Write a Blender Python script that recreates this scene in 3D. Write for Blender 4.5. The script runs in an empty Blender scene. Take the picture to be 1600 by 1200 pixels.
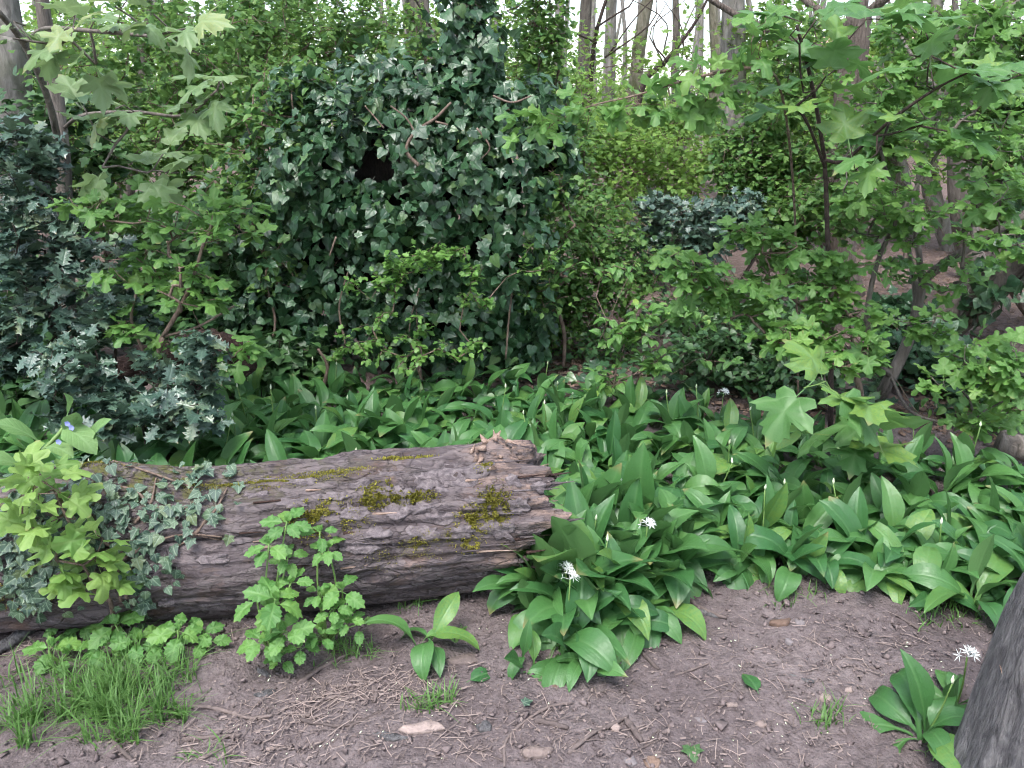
import bpy, math, numpy as np
from mathutils import Matrix, Vector

# ------------------------------------------------------------------ camera, sky, sun, exposure
SC = bpy.context.scene
COL = SC.collection
PITCH, CAMH, FPX = math.radians(19.5), 1.5, 1232.0
cam_d = bpy.data.cameras.new('camera'); cam = bpy.data.objects.new('camera', cam_d); COL.objects.link(cam)
cam.location = (0, 0, CAMH); cam.rotation_euler = (math.pi/2 - PITCH, 0, 0)
cam_d.sensor_width = 36; cam_d.lens = 36*FPX/1600; cam_d.clip_end = 400; cam_d.clip_start = 0.05
SC.camera = cam
SUN_EL, SUN_AZ = math.radians(64), math.radians(205)      # azimuth clockwise from +Y: high, from behind the camera
world = bpy.data.worlds.new('World'); SC.world = world; world.use_nodes = True
wn = world.node_tree; wn.nodes.clear()
sky = wn.nodes.new('ShaderNodeTexSky'); sky.sky_type = 'NISHITA'; sky.sun_disc = False
sky.sun_elevation = SUN_EL; sky.sun_rotation = SUN_AZ; sky.air_density = 1.0; sky.dust_density = 1.5; sky.ozone_density = 1.0
hs = wn.nodes.new('ShaderNodeHueSaturation'); hs.inputs['Saturation'].default_value = 0.62; hs.inputs['Value'].default_value = 1.0
bgn = wn.nodes.new('ShaderNodeBackground'); bgn.inputs['Strength'].default_value = 0.13
wo = wn.nodes.new('ShaderNodeOutputWorld')
wn.links.new(sky.outputs[0], hs.inputs['Color']); wn.links.new(hs.outputs[0], bgn.inputs['Color']); wn.links.new(bgn.outputs[0], wo.inputs['Surface'])
sun_d = bpy.data.lights.new('sun', 'SUN'); sun_d.energy = 1.5; sun_d.angle = math.radians(28); sun_d.color = (1.0, 0.985, 0.96)
sun = bpy.data.objects.new('sun', sun_d); COL.objects.link(sun); sun.location = (0, 0, 12)
sv = Vector((math.sin(SUN_AZ)*math.cos(SUN_EL), math.cos(SUN_AZ)*math.cos(SUN_EL), math.sin(SUN_EL)))
sun.rotation_euler = sv.to_track_quat('Z', 'Y').to_euler()
vs = SC.view_settings; vs.view_transform = 'Standard'; vs.look = 'None'; vs.exposure = 1.88; vs.gamma = 1.0; vs.use_curve_mapping = False
SC.cycles.use_denoising = True; SC.cycles.filter_width = 1.15; SC.cycles.use_adaptive_sampling = True; SC.cycles.adaptive_threshold = .05; SC.cycles.adaptive_min_samples = 12; SC.cycles.max_bounces = 4; SC.cycles.diffuse_bounces = 3; SC.cycles.glossy_bounces = 2
SC.cycles.transmission_bounces = 3; SC.cycles.caustics_reflective = False; SC.cycles.caustics_refractive = False

# ------------------------------------------------------------------ numbers
rng = np.random.default_rng(11)
FW = np.array([0, math.cos(PITCH), -math.sin(PITCH)]); UPV = np.array([0, math.sin(PITCH), math.cos(PITCH)]); RT = np.array([1., 0, 0])
CAMP = np.array([0, 0, CAMH])
def ray(px, py): return FW + RT*((px-800)/FPX) + UPV*((600-py)/FPX)
def P(px, py, Y): d = ray(px, py); return CAMP + d*(Y/d[1])
def G(px, py, z=0.0): d = ray(px, py); return CAMP + d*((z-CAMH)/d[2])
def pxs(p): return float(np.dot(np.asarray(p)-CAMP, FW))/FPX      # metres per pixel at a point
def nrm(v): v = np.asarray(v, float); return v/np.maximum(np.linalg.norm(v, axis=-1, keepdims=True), 1e-9)
def vnoise(p, seed=0):
    p = np.asarray(p, float); i = np.floor(p).astype(np.int64); f = p-i; f = f*f*f*(f*(f*6-15)+10)
    def h(a, b, c):
        n = (a*374761393 + b*668265263 + c*2147483647 + seed*1274126177) & 0xffffffff
        n = ((n ^ (n >> 13))*1274126177) & 0xffffffff
        n = ((n ^ (n >> 16))*2246822519) & 0xffffffff
        return ((n ^ (n >> 15)) & 0xffff)/65535.0
    r = 0
    for dx in (0, 1):
        for dy in (0, 1):
            for dz in (0, 1):
                w = (f[:, 0] if dx else 1-f[:, 0])*(f[:, 1] if dy else 1-f[:, 1])*(f[:, 2] if dz else 1-f[:, 2])
                r = r + w*h(i[:, 0]+dx, i[:, 1]+dy, i[:, 2]+dz)
    return r*2-1
def fbm(p, octv=4, seed=0, gain=.5):
    a, s, k = 1., 0, 1.
    for o in range(octv): s = s + a*vnoise(np.asarray(p)*k, seed+o*17); a *= gain; k *= 2.03
    return s
def ground_z(x, y):
    x = np.atleast_1d(np.asarray(x, float)); y = np.atleast_1d(np.asarray(y, float)); q = np.stack([x, y, 0*x], 1)
    return .022*fbm(q*1.6, 2, 3) + .010*fbm(q*7, 3, 5) + .08*np.clip((y-5)/10, 0, 1)*fbm(q*.35, 2, 9)

# ------------------------------------------------------------------ objects and meshes
def link(o, parent=None):
    COL.objects.link(o)
    if parent is not None: o.parent = parent
    return o
def tag(o, label=None, cat=None, group=None, kind=None):
    if label: o['label'] = label
    if cat: o['category'] = cat
    if group: o['group'] = group
    if kind: o['kind'] = kind
    return o
def thing(name, label, cat, loc, group=None):
    o = bpy.data.objects.new(name, None); o.location = tuple(float(c) for c in loc); o.empty_display_size = .05
    return tag(link(o), label, cat, group)
def mesh(name, V, F, mat=None, luv=None, smooth=True):
    V = np.ascontiguousarray(V, np.float32); F = np.ascontiguousarray(F, np.int32); n = len(F)
    me = bpy.data.meshes.new(name); me.vertices.add(len(V)); me.vertices.foreach_set('co', V.ravel())
    me.loops.add(n*3); me.loops.foreach_set('vertex_index', F.ravel()); me.polygons.add(n)
    me.polygons.foreach_set('loop_start', np.arange(0, n*3, 3, dtype=np.int32))
    if smooth: me.polygons.foreach_set('use_smooth', np.ones(n, bool))
    if luv is not None:
        a = me.attributes.new('luv', 'FLOAT_VECTOR', 'POINT'); a.data.foreach_set('vector', np.ascontiguousarray(luv, np.float32).ravel())
    me.update(calc_edges=True)
    if mat is not None: me.materials.append(mat)
    return me
def obj(name, me, parent=None, M=None, kind=None):
    o = bpy.data.objects.new(name, me); link(o, parent)
    if M is not None: o.matrix_basis = M
    if kind: o['kind'] = kind
    return o
def part(name, V, F, mat, parent, luv=None, smooth=True, kind=None):     # world-space vertices -> part of an unrotated Empty
    return obj(name, mesh(name, np.asarray(V)-np.array(parent.location), F, mat, luv, smooth), parent, None, kind)
def solo(name, V, F, mat, label, cat, group=None, luv=None, smooth=True, kind=None):
    V = np.asarray(V); c = V.mean(0); c[2] = V[:, 2].min()
    o = obj(name, mesh(name, V-c, F, mat, luv, smooth)); o.location = tuple(float(a) for a in c)
    return tag(o, label, cat, group, kind)
def join(lst):
    Vs, Fs, Ls, k = [], [], [], 0
    for t in lst:
        Vs.append(t[0]); Fs.append(np.asarray(t[1])+k); k += len(t[0])
        if len(t) > 2: Ls.append(t[2])
    return (np.concatenate(Vs), np.concatenate(Fs)) + ((np.concatenate(Ls),) if Ls else ())
def smooth_path(pts, n):
    pts = np.asarray(pts, float); m = len(pts)
    if m == 2: t = np.linspace(0, 1, n)[:, None]; return pts[0]*(1-t)+pts[1]*t
    q = np.vstack([2*pts[0]-pts[1], pts, 2*pts[-1]-pts[-2]]); out = []
    for s in np.linspace(0, m-1-1e-6, n):
        i = int(s); t = s-i; a, b, c, d = q[i:i+4]
        out.append(.5*((2*b)+(-a+c)*t+(2*a-5*b+4*c-d)*t*t+(-a+3*b-3*c+d)*t**3))
    return np.array(out)
def tube(path, rad, sides=6, rough=0.0, seed=0, cap=True):
    path = np.asarray(path, float); n = len(path); rad = np.broadcast_to(np.asarray(rad, float), (n,))
    T = nrm(np.gradient(path, axis=0)); ref = np.array([0, 0, 1.]) if abs(T[0][2]) < .9 else np.array([1., 0, 0])
    a = nrm(np.cross(T[0], ref)); A = []
    for i in range(n): a = nrm(a-T[i]*np.dot(a, T[i])); A.append(a)
    A = np.array(A); B = np.cross(T, A); th = np.linspace(0, 2*math.pi, sides, endpoint=False)
    R = np.repeat(rad[:, None], sides, 1)
    if rough:
        R = R*(1+rough*fbm(np.stack([np.repeat(np.arange(n)[:, None]*.35, sides, 1).ravel(), np.tile(np.cos(th)*1.7, n), np.tile(np.sin(th)*1.7, n)], 1), 3, seed).reshape(n, sides))
    V = path[:, None]+R[..., None]*(np.cos(th)[None, :, None]*A[:, None]+np.sin(th)[None, :, None]*B[:, None])
    i, j = np.meshgrid(np.arange(n-1), np.arange(sides), indexing='ij'); i, j = i.ravel(), j.ravel(); k = (j+1) % sides
    a0, a1, b0, b1 = i*sides+j, i*sides+k, (i+1)*sides+j, (i+1)*sides+k
    F = np.concatenate([np.stack([a0, a1, b1], 1), np.stack([a0, b1, b0], 1)])
    L = np.zeros((n*sides, 3)); L[:, 1] = np.repeat(np.linspace(0, 1, n), sides); L[:, 0] = np.tile(np.cos(th), n)
    V = V.reshape(-1, 3)
    if cap:
        V = np.vstack([V, path[0], path[-1]]); L = np.vstack([L, [0, 0, 0], [0, 1, 0]]); s = np.arange(sides); k = (s+1) % sides
        F = np.vstack([F, np.stack([k, s, 0*s+n*sides], 1), np.stack([s+(n-1)*sides, k+(n-1)*sides, 0*s+n*sides+1], 1)])
    return V, F, L

# ------------------------------------------------------------------ materials
class NT:
    def __init__(s, name):
        s.m = bpy.data.materials.new(name); s.m.use_nodes = True; s.t = s.m.node_tree; s.t.nodes.clear()
        s.out = s.t.nodes.new('ShaderNodeOutputMaterial')
    def n(s, typ, **kw):
        nd = s.t.nodes.new(typ)
        for k, v in kw.items():
            if k[0] == '_': setattr(nd, k[1:], v)
            else: s.set(nd.inputs[k.replace('__', ' ')], v)
        return nd
    def set(s, sock, v):
        if isinstance(v, bpy.types.NodeSocket): s.t.links.new(v, sock)
        elif isinstance(v, bpy.types.Node): s.t.links.new(v.outputs[0], sock)
        else: sock.default_value = (tuple(v)+(1,) if hasattr(v, '__len__') and len(v) == 3 and sock.type == 'RGBA' else v)
    def math(s, op, a, b=0.5, c=None):
        nd = s.t.nodes.new('ShaderNodeMath'); nd.operation = op; s.set(nd.inputs[0], a); s.set(nd.inputs[1], b)
        if c is not None: s.set(nd.inputs[2], c)
        return nd.outputs[0]
    def mix(s, f, a, b, mode='MIX'):
        nd = s.t.nodes.new('ShaderNodeMix'); nd.data_type = 'RGBA'; nd.blend_type = mode
        s.set(nd.inputs[0], f); s.set(nd.inputs[6], a); s.set(nd.inputs[7], b); return nd.outputs[2]
    def noise(s, vec, scale, detail=4, rough=.55, dist=0):
        nd = s.n('ShaderNodeTexNoise', Scale=scale, Detail=detail, Roughness=rough, Distortion=dist)
        if vec is not None: s.set(nd.inputs['Vector'], vec)
        return nd.outputs['Fac']
    def ramp(s, f, stops):
        nd = s.t.nodes.new('ShaderNodeValToRGB'); el = nd.color_ramp.elements
        while len(el) < len(stops): el.new(.5)
        for e, (p, c) in zip(el, stops): e.position = p; e.color = tuple(c)+(1,) if hasattr(c, '__len__') else (c, c, c, 1)
        s.set(nd.inputs[0], f); return nd.outputs[0]
    def mapr(s, f, a, b, c=0., d=1.):
        nd = s.n('ShaderNodeMapRange'); s.set(nd.inputs[0], f)
        for i, v in zip((1, 2, 3, 4), (a, b, c, d)): nd.inputs[i].default_value = v
        return nd.outputs[0]
    def bump(s, h, strength, dist=.01): return s.n('ShaderNodeBump', Strength=strength, Distance=dist, Height=h).outputs[0]
    def done(s, surf): s.t.links.new(surf, s.out.inputs['Surface']); return s.m

def leaf_mat(name, ca, cb, under, rough=.42, spec=.5, trans=.22, veins='mid', vein_col=None, vamt=.35, tcol=None, blotch=.25, simple=False, spots=.5, aged=.6):
    t = NT(name); at = t.n('ShaderNodeAttribute', _attribute_name='luv'); sp = t.n('ShaderNodeSeparateXYZ', Vector=at.outputs['Vector'])
    x, y, tint = sp.outputs; oi = t.n('ShaderNodeObjectInfo')
    r = t.math('FRACT', t.math('ADD', tint, oi.outputs['Random']))
    col = t.mix(r, ca, cb)
    if simple:
        gm = t.n('ShaderNodeNewGeometry'); pb = t.n('ShaderNodeBsdfPrincipled', Base__Color=t.mix(gm.outputs['Backfacing'], col, t.mix(.7, col, under)), Roughness=rough)
        pb.inputs['Specular IOR Level'].default_value = spec; tb = t.n('ShaderNodeBsdfTranslucent', Color=t.mix(.6, col, tcol or tuple(c*1.6 for c in cb)))
        ms = t.n('ShaderNodeMixShader'); ms.inputs[0].default_value = trans; t.t.links.new(pb.outputs[0], ms.inputs[1]); t.t.links.new(tb.outputs[0], ms.inputs[2]); return t.done(ms.outputs[0])
    tc = t.n('ShaderNodeTexCoord')
    nz = t.noise(tc.outputs['Object'], 26, 2)
    col = t.mix(t.mapr(nz, .35, .7, 0, blotch), col, t.mix(1., col, (.55, .6, .5), 'MULTIPLY'))
    old = t.math('MULTIPLY', t.mapr(r, .84, .99, 0, aged), t.mapr(nz, .35, .6)); col = t.mix(old, col, tuple(c*k for c, k in zip(cb, (2.4, 1.45, .9))))
    tipb = t.math('MULTIPLY', t.mapr(y, .90, 1., 0, 1.), t.mapr(t.math('FRACT', t.math('MULTIPLY', r, 7.3)), .72, .8)); col = t.mix(t.math('MULTIPLY', tipb, .8), col, (.30, .20, .09))
    spot = t.mapr(t.noise(tc.outputs['Object'], 75, 1), .70, .74, 0, spots); col = t.mix(spot, col, tuple(c*.45 for c in ca))
    ax = t.math('ABSOLUTE', x)
    mid = t.mapr(ax, .0, .075, 1, 0)
    if veins == 'parallel': v2 = t.math('MULTIPLY', t.math('POWER', t.math('ABSOLUTE', t.math('SINE', t.math('MULTIPLY', x, 34.))), 6.), .09)
    elif veins == 'palmate':
        an = t.math('ARCTAN2', ax, t.math('ADD', y, .02)); v2 = t.math('POWER', t.math('ABSOLUTE', t.math('COSINE', t.math('MULTIPLY', an, 3.6))), 26.)
    else:
        v2 = t.math('MULTIPLY', t.math('POWER', t.math('ABSOLUTE', t.math('SINE', t.math('MULTIPLY', t.math('SUBTRACT', y, t.math('MULTIPLY', ax, .7)), 22.))), 10.), .5)
    vn = t.math('MAXIMUM', mid, v2)
    col = t.mix(t.math('MULTIPLY', vn, vamt), col, vein_col or tuple(min(1, c*1.9+.02) for c in cb))
    gm = t.n('ShaderNodeNewGeometry'); top = col
    col = t.mix(gm.outputs['Backfacing'], col, t.mix(.75, col, under))
    pb = t.n('ShaderNodeBsdfPrincipled', Base__Color=col, Roughness=t.mapr(nz, .3, .7, rough-.06, rough+.1))
    pb.inputs['Specular IOR Level'].default_value = spec
    t.set(pb.inputs['Normal'], t.bump(t.math('ADD', t.math('MULTIPLY', vn, -1.), t.math('MULTIPLY', nz, .8)), .35, .004))
    tb = t.n('ShaderNodeBsdfTranslucent', Color=t.mix(.6, top, tcol or tuple(c*1.6 for c in cb)))
    ms = t.n('ShaderNodeMixShader'); ms.inputs[0].default_value = trans
    t.t.links.new(pb.outputs[0], ms.inputs[1]); t.t.links.new(tb.outputs[0], ms.inputs[2])
    return t.done(ms.outputs[0])
def bark_mat(name, ca, cb, scale=(6, 6, 1.2), bump=.6, moss=0., rough=.9, crack=.6):
    t = NT(name); tc = t.n('ShaderNodeTexCoord'); mp = t.n('ShaderNodeMapping', Vector=tc.outputs['Object'], Scale=scale)
    a = t.noise(mp.outputs[0], 4, 6, .65, .6); b = t.noise(tc.outputs['Object'], 9, 4)
    f = t.noise(mp.outputs[0], 14, 3, .7)
    col = t.ramp(a, [(.28, tuple(c*.35 for c in ca)), (.45, ca), (.7, cb)])
    col = t.mix(t.mapr(b, .4, .75, 0, .5), col, tuple((x+y)*.33 for x, y in zip(ca, cb)))
    if moss: col = t.mix(t.mapr(t.noise(tc.outputs['Object'], 3.5, 4), .5, .65, 0, moss), col, (.055, .075, .02))
    pb = t.n('ShaderNodeBsdfPrincipled', Base__Color=col, Roughness=rough); pb.inputs['Specular IOR Level'].default_value = .25
    t.set(pb.inputs['Normal'], t.bump(t.math('ADD', a, t.math('MULTIPLY', f, .5)), bump, .02)); return t.done(pb.outputs[0])
def plain_mat(name, ca, cb, rough=.8, scale=30, bump=.3, spec=.3, objvar=True):
    t = NT(name); tc = t.n('ShaderNodeTexCoord'); nz = t.noise(tc.outputs['Object'], scale, 5, .6)
    at = t.n('ShaderNodeAttribute', _attribute_name='luv'); oi = t.n('ShaderNodeObjectInfo')
    r = t.math('FRACT', t.math('ADD', t.n('ShaderNodeSeparateXYZ', Vector=at.outputs['Vector']).outputs[2], oi.outputs['Random']))
    col = t.mix(t.mapr(t.math('ADD', t.math('MULTIPLY', nz, .7), t.math('MULTIPLY', r, .5)), .25, .95), ca, cb)
    pb = t.n('ShaderNodeBsdfPrincipled', Base__Color=col, Roughness=rough); pb.inputs['Specular IOR Level'].default_value = spec
    t.set(pb.inputs['Normal'], t.bump(nz, bump, .01)); return t.done(pb.outputs[0])
def soil_mat():
    t = NT('soil'); tc = t.n('ShaderNodeTexCoord'); o = tc.outputs['Object']
    n1 = t.noise(o, 1.7, 5, .6); n2 = t.noise(o, 38, 5, .7); n3 = t.noise(o, 160, 3, .6); vo = t.n('ShaderNodeTexVoronoi', Vector=o, Scale=95.)
    col = t.ramp(n1, [(.3, (.100, .079, .079)), (.5, (.152, .123, .122)), (.72, (.205, .168, .164))])
    col = t.mix(t.mapr(n2, .35, .7), col, t.mix(1., col, (.52, .5, .5), 'MULTIPLY'))
    col = t.mix(t.mapr(n3, .60, .72, 0, .55), col, (.26, .21, .19))
    # leaf litter further back in the wood
    sp = t.n('ShaderNodeSeparateXYZ', Vector=o); far = t.mapr(sp.outputs[1], 3.6, 5.5)
    lit = t.ramp(t.noise(o, 22, 6, .75), [(.3, (.05, .032, .026)), (.5, (.13, .088, .075)), (.7, (.235, .17, .15))])
    col = t.mix(t.math('MULTIPLY', far, .9), col, lit)
    pb = t.n('ShaderNodeBsdfPrincipled', Base__Color=col, Roughness=.92); pb.inputs['Specular IOR Level'].default_value = .2
    h = t.math('ADD', t.math('MULTIPLY', n2, 1.), t.math('ADD', t.math('MULTIPLY', n3, .35), t.math('MULTIPLY', vo.outputs['Distance'], .35)))
    t.set(pb.inputs['Normal'], t.bump(h, .75, .018)); return t.done(pb.outputs[0])
def log_mat():
    t = NT('weathered_log'); tc = t.n('ShaderNodeTexCoord'); o = tc.outputs['Object']
    m1 = t.n('ShaderNodeMapping', Vector=o, Scale=(4.5, 20, 20)).outputs[0]; m2 = t.n('ShaderNodeMapping', Vector=o, Scale=(16, 70, 70)).outputs[0]
    g = t.noise(m1, 1.6, 7, .68, .35); g2 = t.noise(m2, 1.5, 4, .6, .2); p = t.noise(o, 5.5, 5, .6); q = t.noise(o, 2.2, 3, .5)
    col = t.ramp(g, [(.24, (.020, .015, .015)), (.38, (.060, .047, .049)), (.55, (.098, .079, .082)), (.74, (.180, .148, .148))])
    red = t.ramp(g, [(.3, (.035, .02, .014)), (.5, (.14, .078, .052)), (.72, (.30, .19, .14))])
    col = t.mix(t.mapr(p, .58, .72, 0, .65), col, red)
    col = t.mix(t.mapr(g2, .58, .75, 0, .5), col, (.24, .20, .195))
    col = t.mix(t.mapr(g2, .3, .44, .4, 0), col, (.035, .027, .026))
    sp = t.n('ShaderNodeSeparateXYZ', Vector=t.n('ShaderNodeAttribute', _attribute_name='luv').outputs['Vector'])
    # pale, freshly broken wood near the snapped end and warm rot on the mossy top
    col = t.mix(t.math('MULTIPLY', sp.outputs[0], t.mapr(g, .42, .6)), col, (.36, .24, .18))
    col = t.mix(t.math('MULTIPLY', sp.outputs[1], t.mapr(t.noise(o, 30, 5, .7), .42, .6)), col, (.085, .085, .022))
    fl = t.noise(t.n('ShaderNodeMapping', Vector=o, Scale=(8, 15, 15)).outputs[0], 1.6, 8, .62); fs = t.mapr(fl, .515, .53)
    col = t.mix(t.math('MULTIPLY', fs, .62), col, t.mix(g2, (.092, .074, .077), (.20, .166, .162))); fs2 = t.mapr(fl, .40, .385); col = t.mix(t.math('MULTIPLY', fs2, .55), col, t.mix(g2, (.05, .036, .032), (.12, .085, .07)))
    vc = t.n('ShaderNodeTexVoronoi', _feature='DISTANCE_TO_EDGE', Vector=t.n('ShaderNodeMapping', Vector=t.mix(.06, o, t.n('ShaderNodeTexNoise', Vector=o, Scale=9., Detail=3.).outputs['Color']), Scale=(12, 34, 34)).outputs[0], Scale=1.)
    ck = t.math('MULTIPLY', t.mapr(vc.outputs['Distance'], .0, .06, 1, 0), t.mapr(q, .45, .6)); col = t.mix(t.math('MULTIPLY', ck, .32), col, (.02, .015, .015))
    pb = t.n('ShaderNodeBsdfPrincipled', Base__Color=col, Roughness=.86); pb.inputs['Specular IOR Level'].default_value = .28
    h = t.math('ADD', t.math('ADD', t.math('MULTIPLY', g, .9), t.math('MULTIPLY', fs, .45)), t.math('ADD', t.math('MULTIPLY', g2, .5), t.math('ADD', t.math('MULTIPLY', t.noise(o, 130, 3), .35), t.math('MULTIPLY', ck, -.35))))
    t.set(pb.inputs['Normal'], t.bump(h, .9, .014)); return t.done(pb.outputs[0])
M = dict(
    soil=soil_mat(), log=log_mat(),
    plate=bark_mat('bark_plate', (.115, .095, .099), (.235, .198, .198), (13, 13, 13), .6),
    rot=bark_mat('rotten_wood', (.060, .034, .028), (.13, .08, .065), (8, 24, 24), 1.),
    trunk=bark_mat('trunk_bark', (.115, .098, .084), (.225, .195, .168), (7, 7, 1.1), .8),
    trunk_grey=bark_mat('trunk_grey_bark', (.16, .145, .13), (.30, .275, .25), (5, 5, 1.4), .5, .35),
    trunk_green=bark_mat('trunk_mossy_bark', (.15, .135, .095), (.27, .245, .19), (6, 6, 1.3), .6, .7),
    trunk_red=bark_mat('trunk_ridged_bark', (.115, .090, .076), (.235, .19, .165), (16, 16, .8), 1.),
    post=bark_mat('weathered_stump', (.10, .095, .098), (.24, .228, .225), (13, 13, 3.2), 1.),
    twig_dark=bark_mat('dark_twig', (.045, .032, .028), (.10, .072, .06), (20, 20, 5), .4),
    twig=bark_mat('brown_twig', (.13, .092, .072), (.26, .19, .15), (20, 20, 5), .4),
    stick=plain_mat('fallen_twig', (.055, .042, .040), (.19, .148, .135), .9, 60, .8),
    chip=plain_mat('wood_chip', (.13, .098, .088), (.34, .265, .235), .85, 55, .9),
    stone=plain_mat('stone', (.10, .084, .086), (.23, .20, .20), .8, 45, .7),
    straw=plain_mat('dry_litter', (.065, .05, .047), (.29, .225, .20), .85, 60, .2),
    flake=plain_mat('trodden_flake', (.07, .052, .050), (.25, .195, .175), .9, 60, .4),
    crumb=plain_mat('soil_crumb', (.085, .064, .063), (.21, .165, .158), .92, 60, .5),
    deadleaf=plain_mat('dead_leaf', (.085, .052, .038), (.22, .15, .115), .8, 55, .6),
    moss=plain_mat('moss', (.11, .11, .02), (.34, .31, .06), .9, 60, .2, .15),
    core=bark_mat('shade_dark_core', (.012, .009, .008), (.035, .026, .022), (20, 20, 6), .9),  # near-black colour stands in for the shade deep inside the ivy
    white=plain_mat('white_petal', (.72, .74, .70), (.85, .86, .84), .5, 60, .05),
    bud=plain_mat('flower_bud', (.42, .48, .28), (.68, .72, .55), .5, 60, .05),
    gstem=plain_mat('green_stem', (.08, .15, .035), (.15, .24, .07), .5, 40, .05),
    blue=plain_mat('blue_petal', (.20, .22, .50), (.30, .34, .62), .5, 60, .05),
    garlic=leaf_mat('wild_garlic_leaf', (.034, .115, .034), (.084, .200, .052), (.11, .21, .075), .41, .48, .26, 'parallel', (.14, .27, .10), .28, aged=.45),
    ivy=leaf_mat('ivy_leaf', (.015, .048, .021), (.046, .112, .042), (.06, .12, .055), .33, .5, .12, 'palmate', (.09, .155, .08), .08),
    ivydark=leaf_mat('log_ivy_leaf', (.030, .062, .046), (.075, .13, .07), (.10, .17, .09), .36, .5, .12, 'palmate', (.2, .27, .18), .6),
    holly=leaf_mat('holly_leaf', (.030, .066, .050), (.066, .116, .076), (.09, .15, .09), .36, .7, .06, 'mid', (.10, .16, .11), .3),
    maple=leaf_mat('field_maple_leaf', (.068, .165, .036), (.125, .25, .055), (.14, .25, .09), .46, .4, .34, 'palmate', (.19, .31, .10), .35, aged=.25),
    maple_y=leaf_mat('young_maple_leaf', (.11, .225, .045), (.21, .325, .08), (.20, .31, .12), .48, .4, .34, 'palmate', (.28, .38, .14), .35, aged=.0),
    syca=leaf_mat('sycamore_leaf', (.058, .15, .042), (.10, .215, .055), (.14, .25, .10), .45, .45, .32, 'palmate', (.17, .29, .12), .45),
    pale=leaf_mat('pale_sycamore_leaf', (.12, .20, .075), (.19, .275, .11), (.20, .29, .15), .45, .45, .32, 'palmate', (.26, .35, .18), .45),
    haw=leaf_mat('hawthorn_leaf', (.070, .165, .036), (.135, .26, .055), (.14, .24, .09), .45, .4, .3, 'palmate', None, .2, simple=True),
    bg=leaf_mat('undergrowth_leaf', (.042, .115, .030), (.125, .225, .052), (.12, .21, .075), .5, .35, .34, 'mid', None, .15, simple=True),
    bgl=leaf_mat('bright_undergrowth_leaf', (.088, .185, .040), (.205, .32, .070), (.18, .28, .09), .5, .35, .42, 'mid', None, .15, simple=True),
    bgd=leaf_mat('shade_toned_undergrowth_leaf', (.022, .062, .022), (.055, .12, .036), (.07, .14, .05), .45, .45, .15, 'mid', None, .2, simple=True),  # darker copy of the undergrowth leaf, shade put into its colour
    dog=leaf_mat('dogwood_leaf', (.068, .165, .036), (.12, .245, .055), (.13, .23, .08), .42, .45, .28, 'mid', None, .3),
    herb=leaf_mat('toothed_herb_leaf', (.062, .17, .036), (.115, .25, .052), (.13, .24, .08), .45, .42, .28, 'mid', (.18, .32, .10), .4, aged=.2),
    alk=leaf_mat('bristly_leaf', (.095, .19, .06), (.15, .26, .09), (.17, .27, .12), .6, .3, .25, 'mid', (.2, .32, .14), .45),
    grass=leaf_mat('grass_blade', (.042, .125, .026), (.115, .225, .05), (.11, .21, .06), .5, .35, .3, 'mid', None, .1, simple=True),
    wall=plain_mat('render_wall', (.50, .44, .40), (.58, .52, .47), .8, 3, .1),
    roof=plain_mat('roof_tile', (.42, .24, .20), (.55, .34, .29), .8, 8, .3),
    glass=plain_mat('window_glass', (.05, .06, .07), (.09, .10, .11), .1, 2, .02, .6),
)
M['pale_wood'] = bark_mat('snapped_wood', (.27, .18, .14), (.52, .40, .33), (8, 40, 40), .6)

# ------------------------------------------------------------------ leaf shapes (base at origin, tip along +Y, face up +Z)
def leaf_shape(half, cup=.0, fold=.15, droop=.25, wave=.03, petiole=0., cy=.40, inner=True, twist=0.):
    r = np.array(half, float); out = np.vstack([r, (r[1:-1]*[-1, 1])[::-1]]); m = len(out); c = np.array([0, cy])
    rings = [c[None]] + ([c+(out-c)*.55] if inner else []) + [out]; V2 = np.vstack(rings); F = []; j = np.arange(m); k = (j+1) % m
    F.append(np.stack([0*j, 1+j, 1+k], 1))
    if inner: F.append(np.stack([1+j, 1+m+j, 1+m+k], 1)); F.append(np.stack([1+j, 1+m+k, 1+k], 1))
    x, y = V2[:, 0], V2[:, 1]; rr = np.hypot(x, y-cy); an = np.arctan2(x, y-cy)
    z = fold*np.abs(x)-droop*np.maximum(y-.2, 0)**2-cup*rr**2+wave*np.sin(an*5+1)*rr*2+twist*x*y
    V = np.stack([x, y, z], 1); L = np.stack([x, y, 0*x], 1); F = np.vstack(F)
    if petiole:
        n = len(V); w = .012; V = np.vstack([V, [[-w, .02, 0], [w, .02, 0], [w, -petiole, -petiole*.25], [-w, -petiole, -petiole*.25]]])
        L = np.vstack([L, [[0, .02, 0]]*4]); F = np.vstack([F, [[n, n+2, n+1], [n, n+3, n+2]]])
    return V, F, L
def strip_leaf(half, fold=.2, droop=.3, spin=0., wave=0.):
    r = np.array(half, float); m = len(r); y = r[:, 1]; mid = np.stack([0*y, np.linspace(0, 1, m)], 1)
    V2 = np.vstack([mid, r, r*[-1, 1]]); x, yy = V2[:, 0], V2[:, 1]
    sg = np.tile(np.where(np.arange(m) % 4 == 2, 1., -.6), 3); sg[:m] = 0
    z = fold*np.abs(x)-droop*yy**2+spin*sg*(np.abs(x) > .2)+wave*np.sin(yy*14)*np.abs(x)
    i = np.arange(m-1); F = np.vstack([np.stack([i, m+i, m+i+1], 1), np.stack([i, m+i+1, i+1], 1), np.stack([i, i+1, 2*m+i+1], 1), np.stack([i, 2*m+i+1, 2*m+i], 1)])
    return np.stack([x, yy, z], 1), F, np.stack([x, yy, 0*x], 1)
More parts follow.
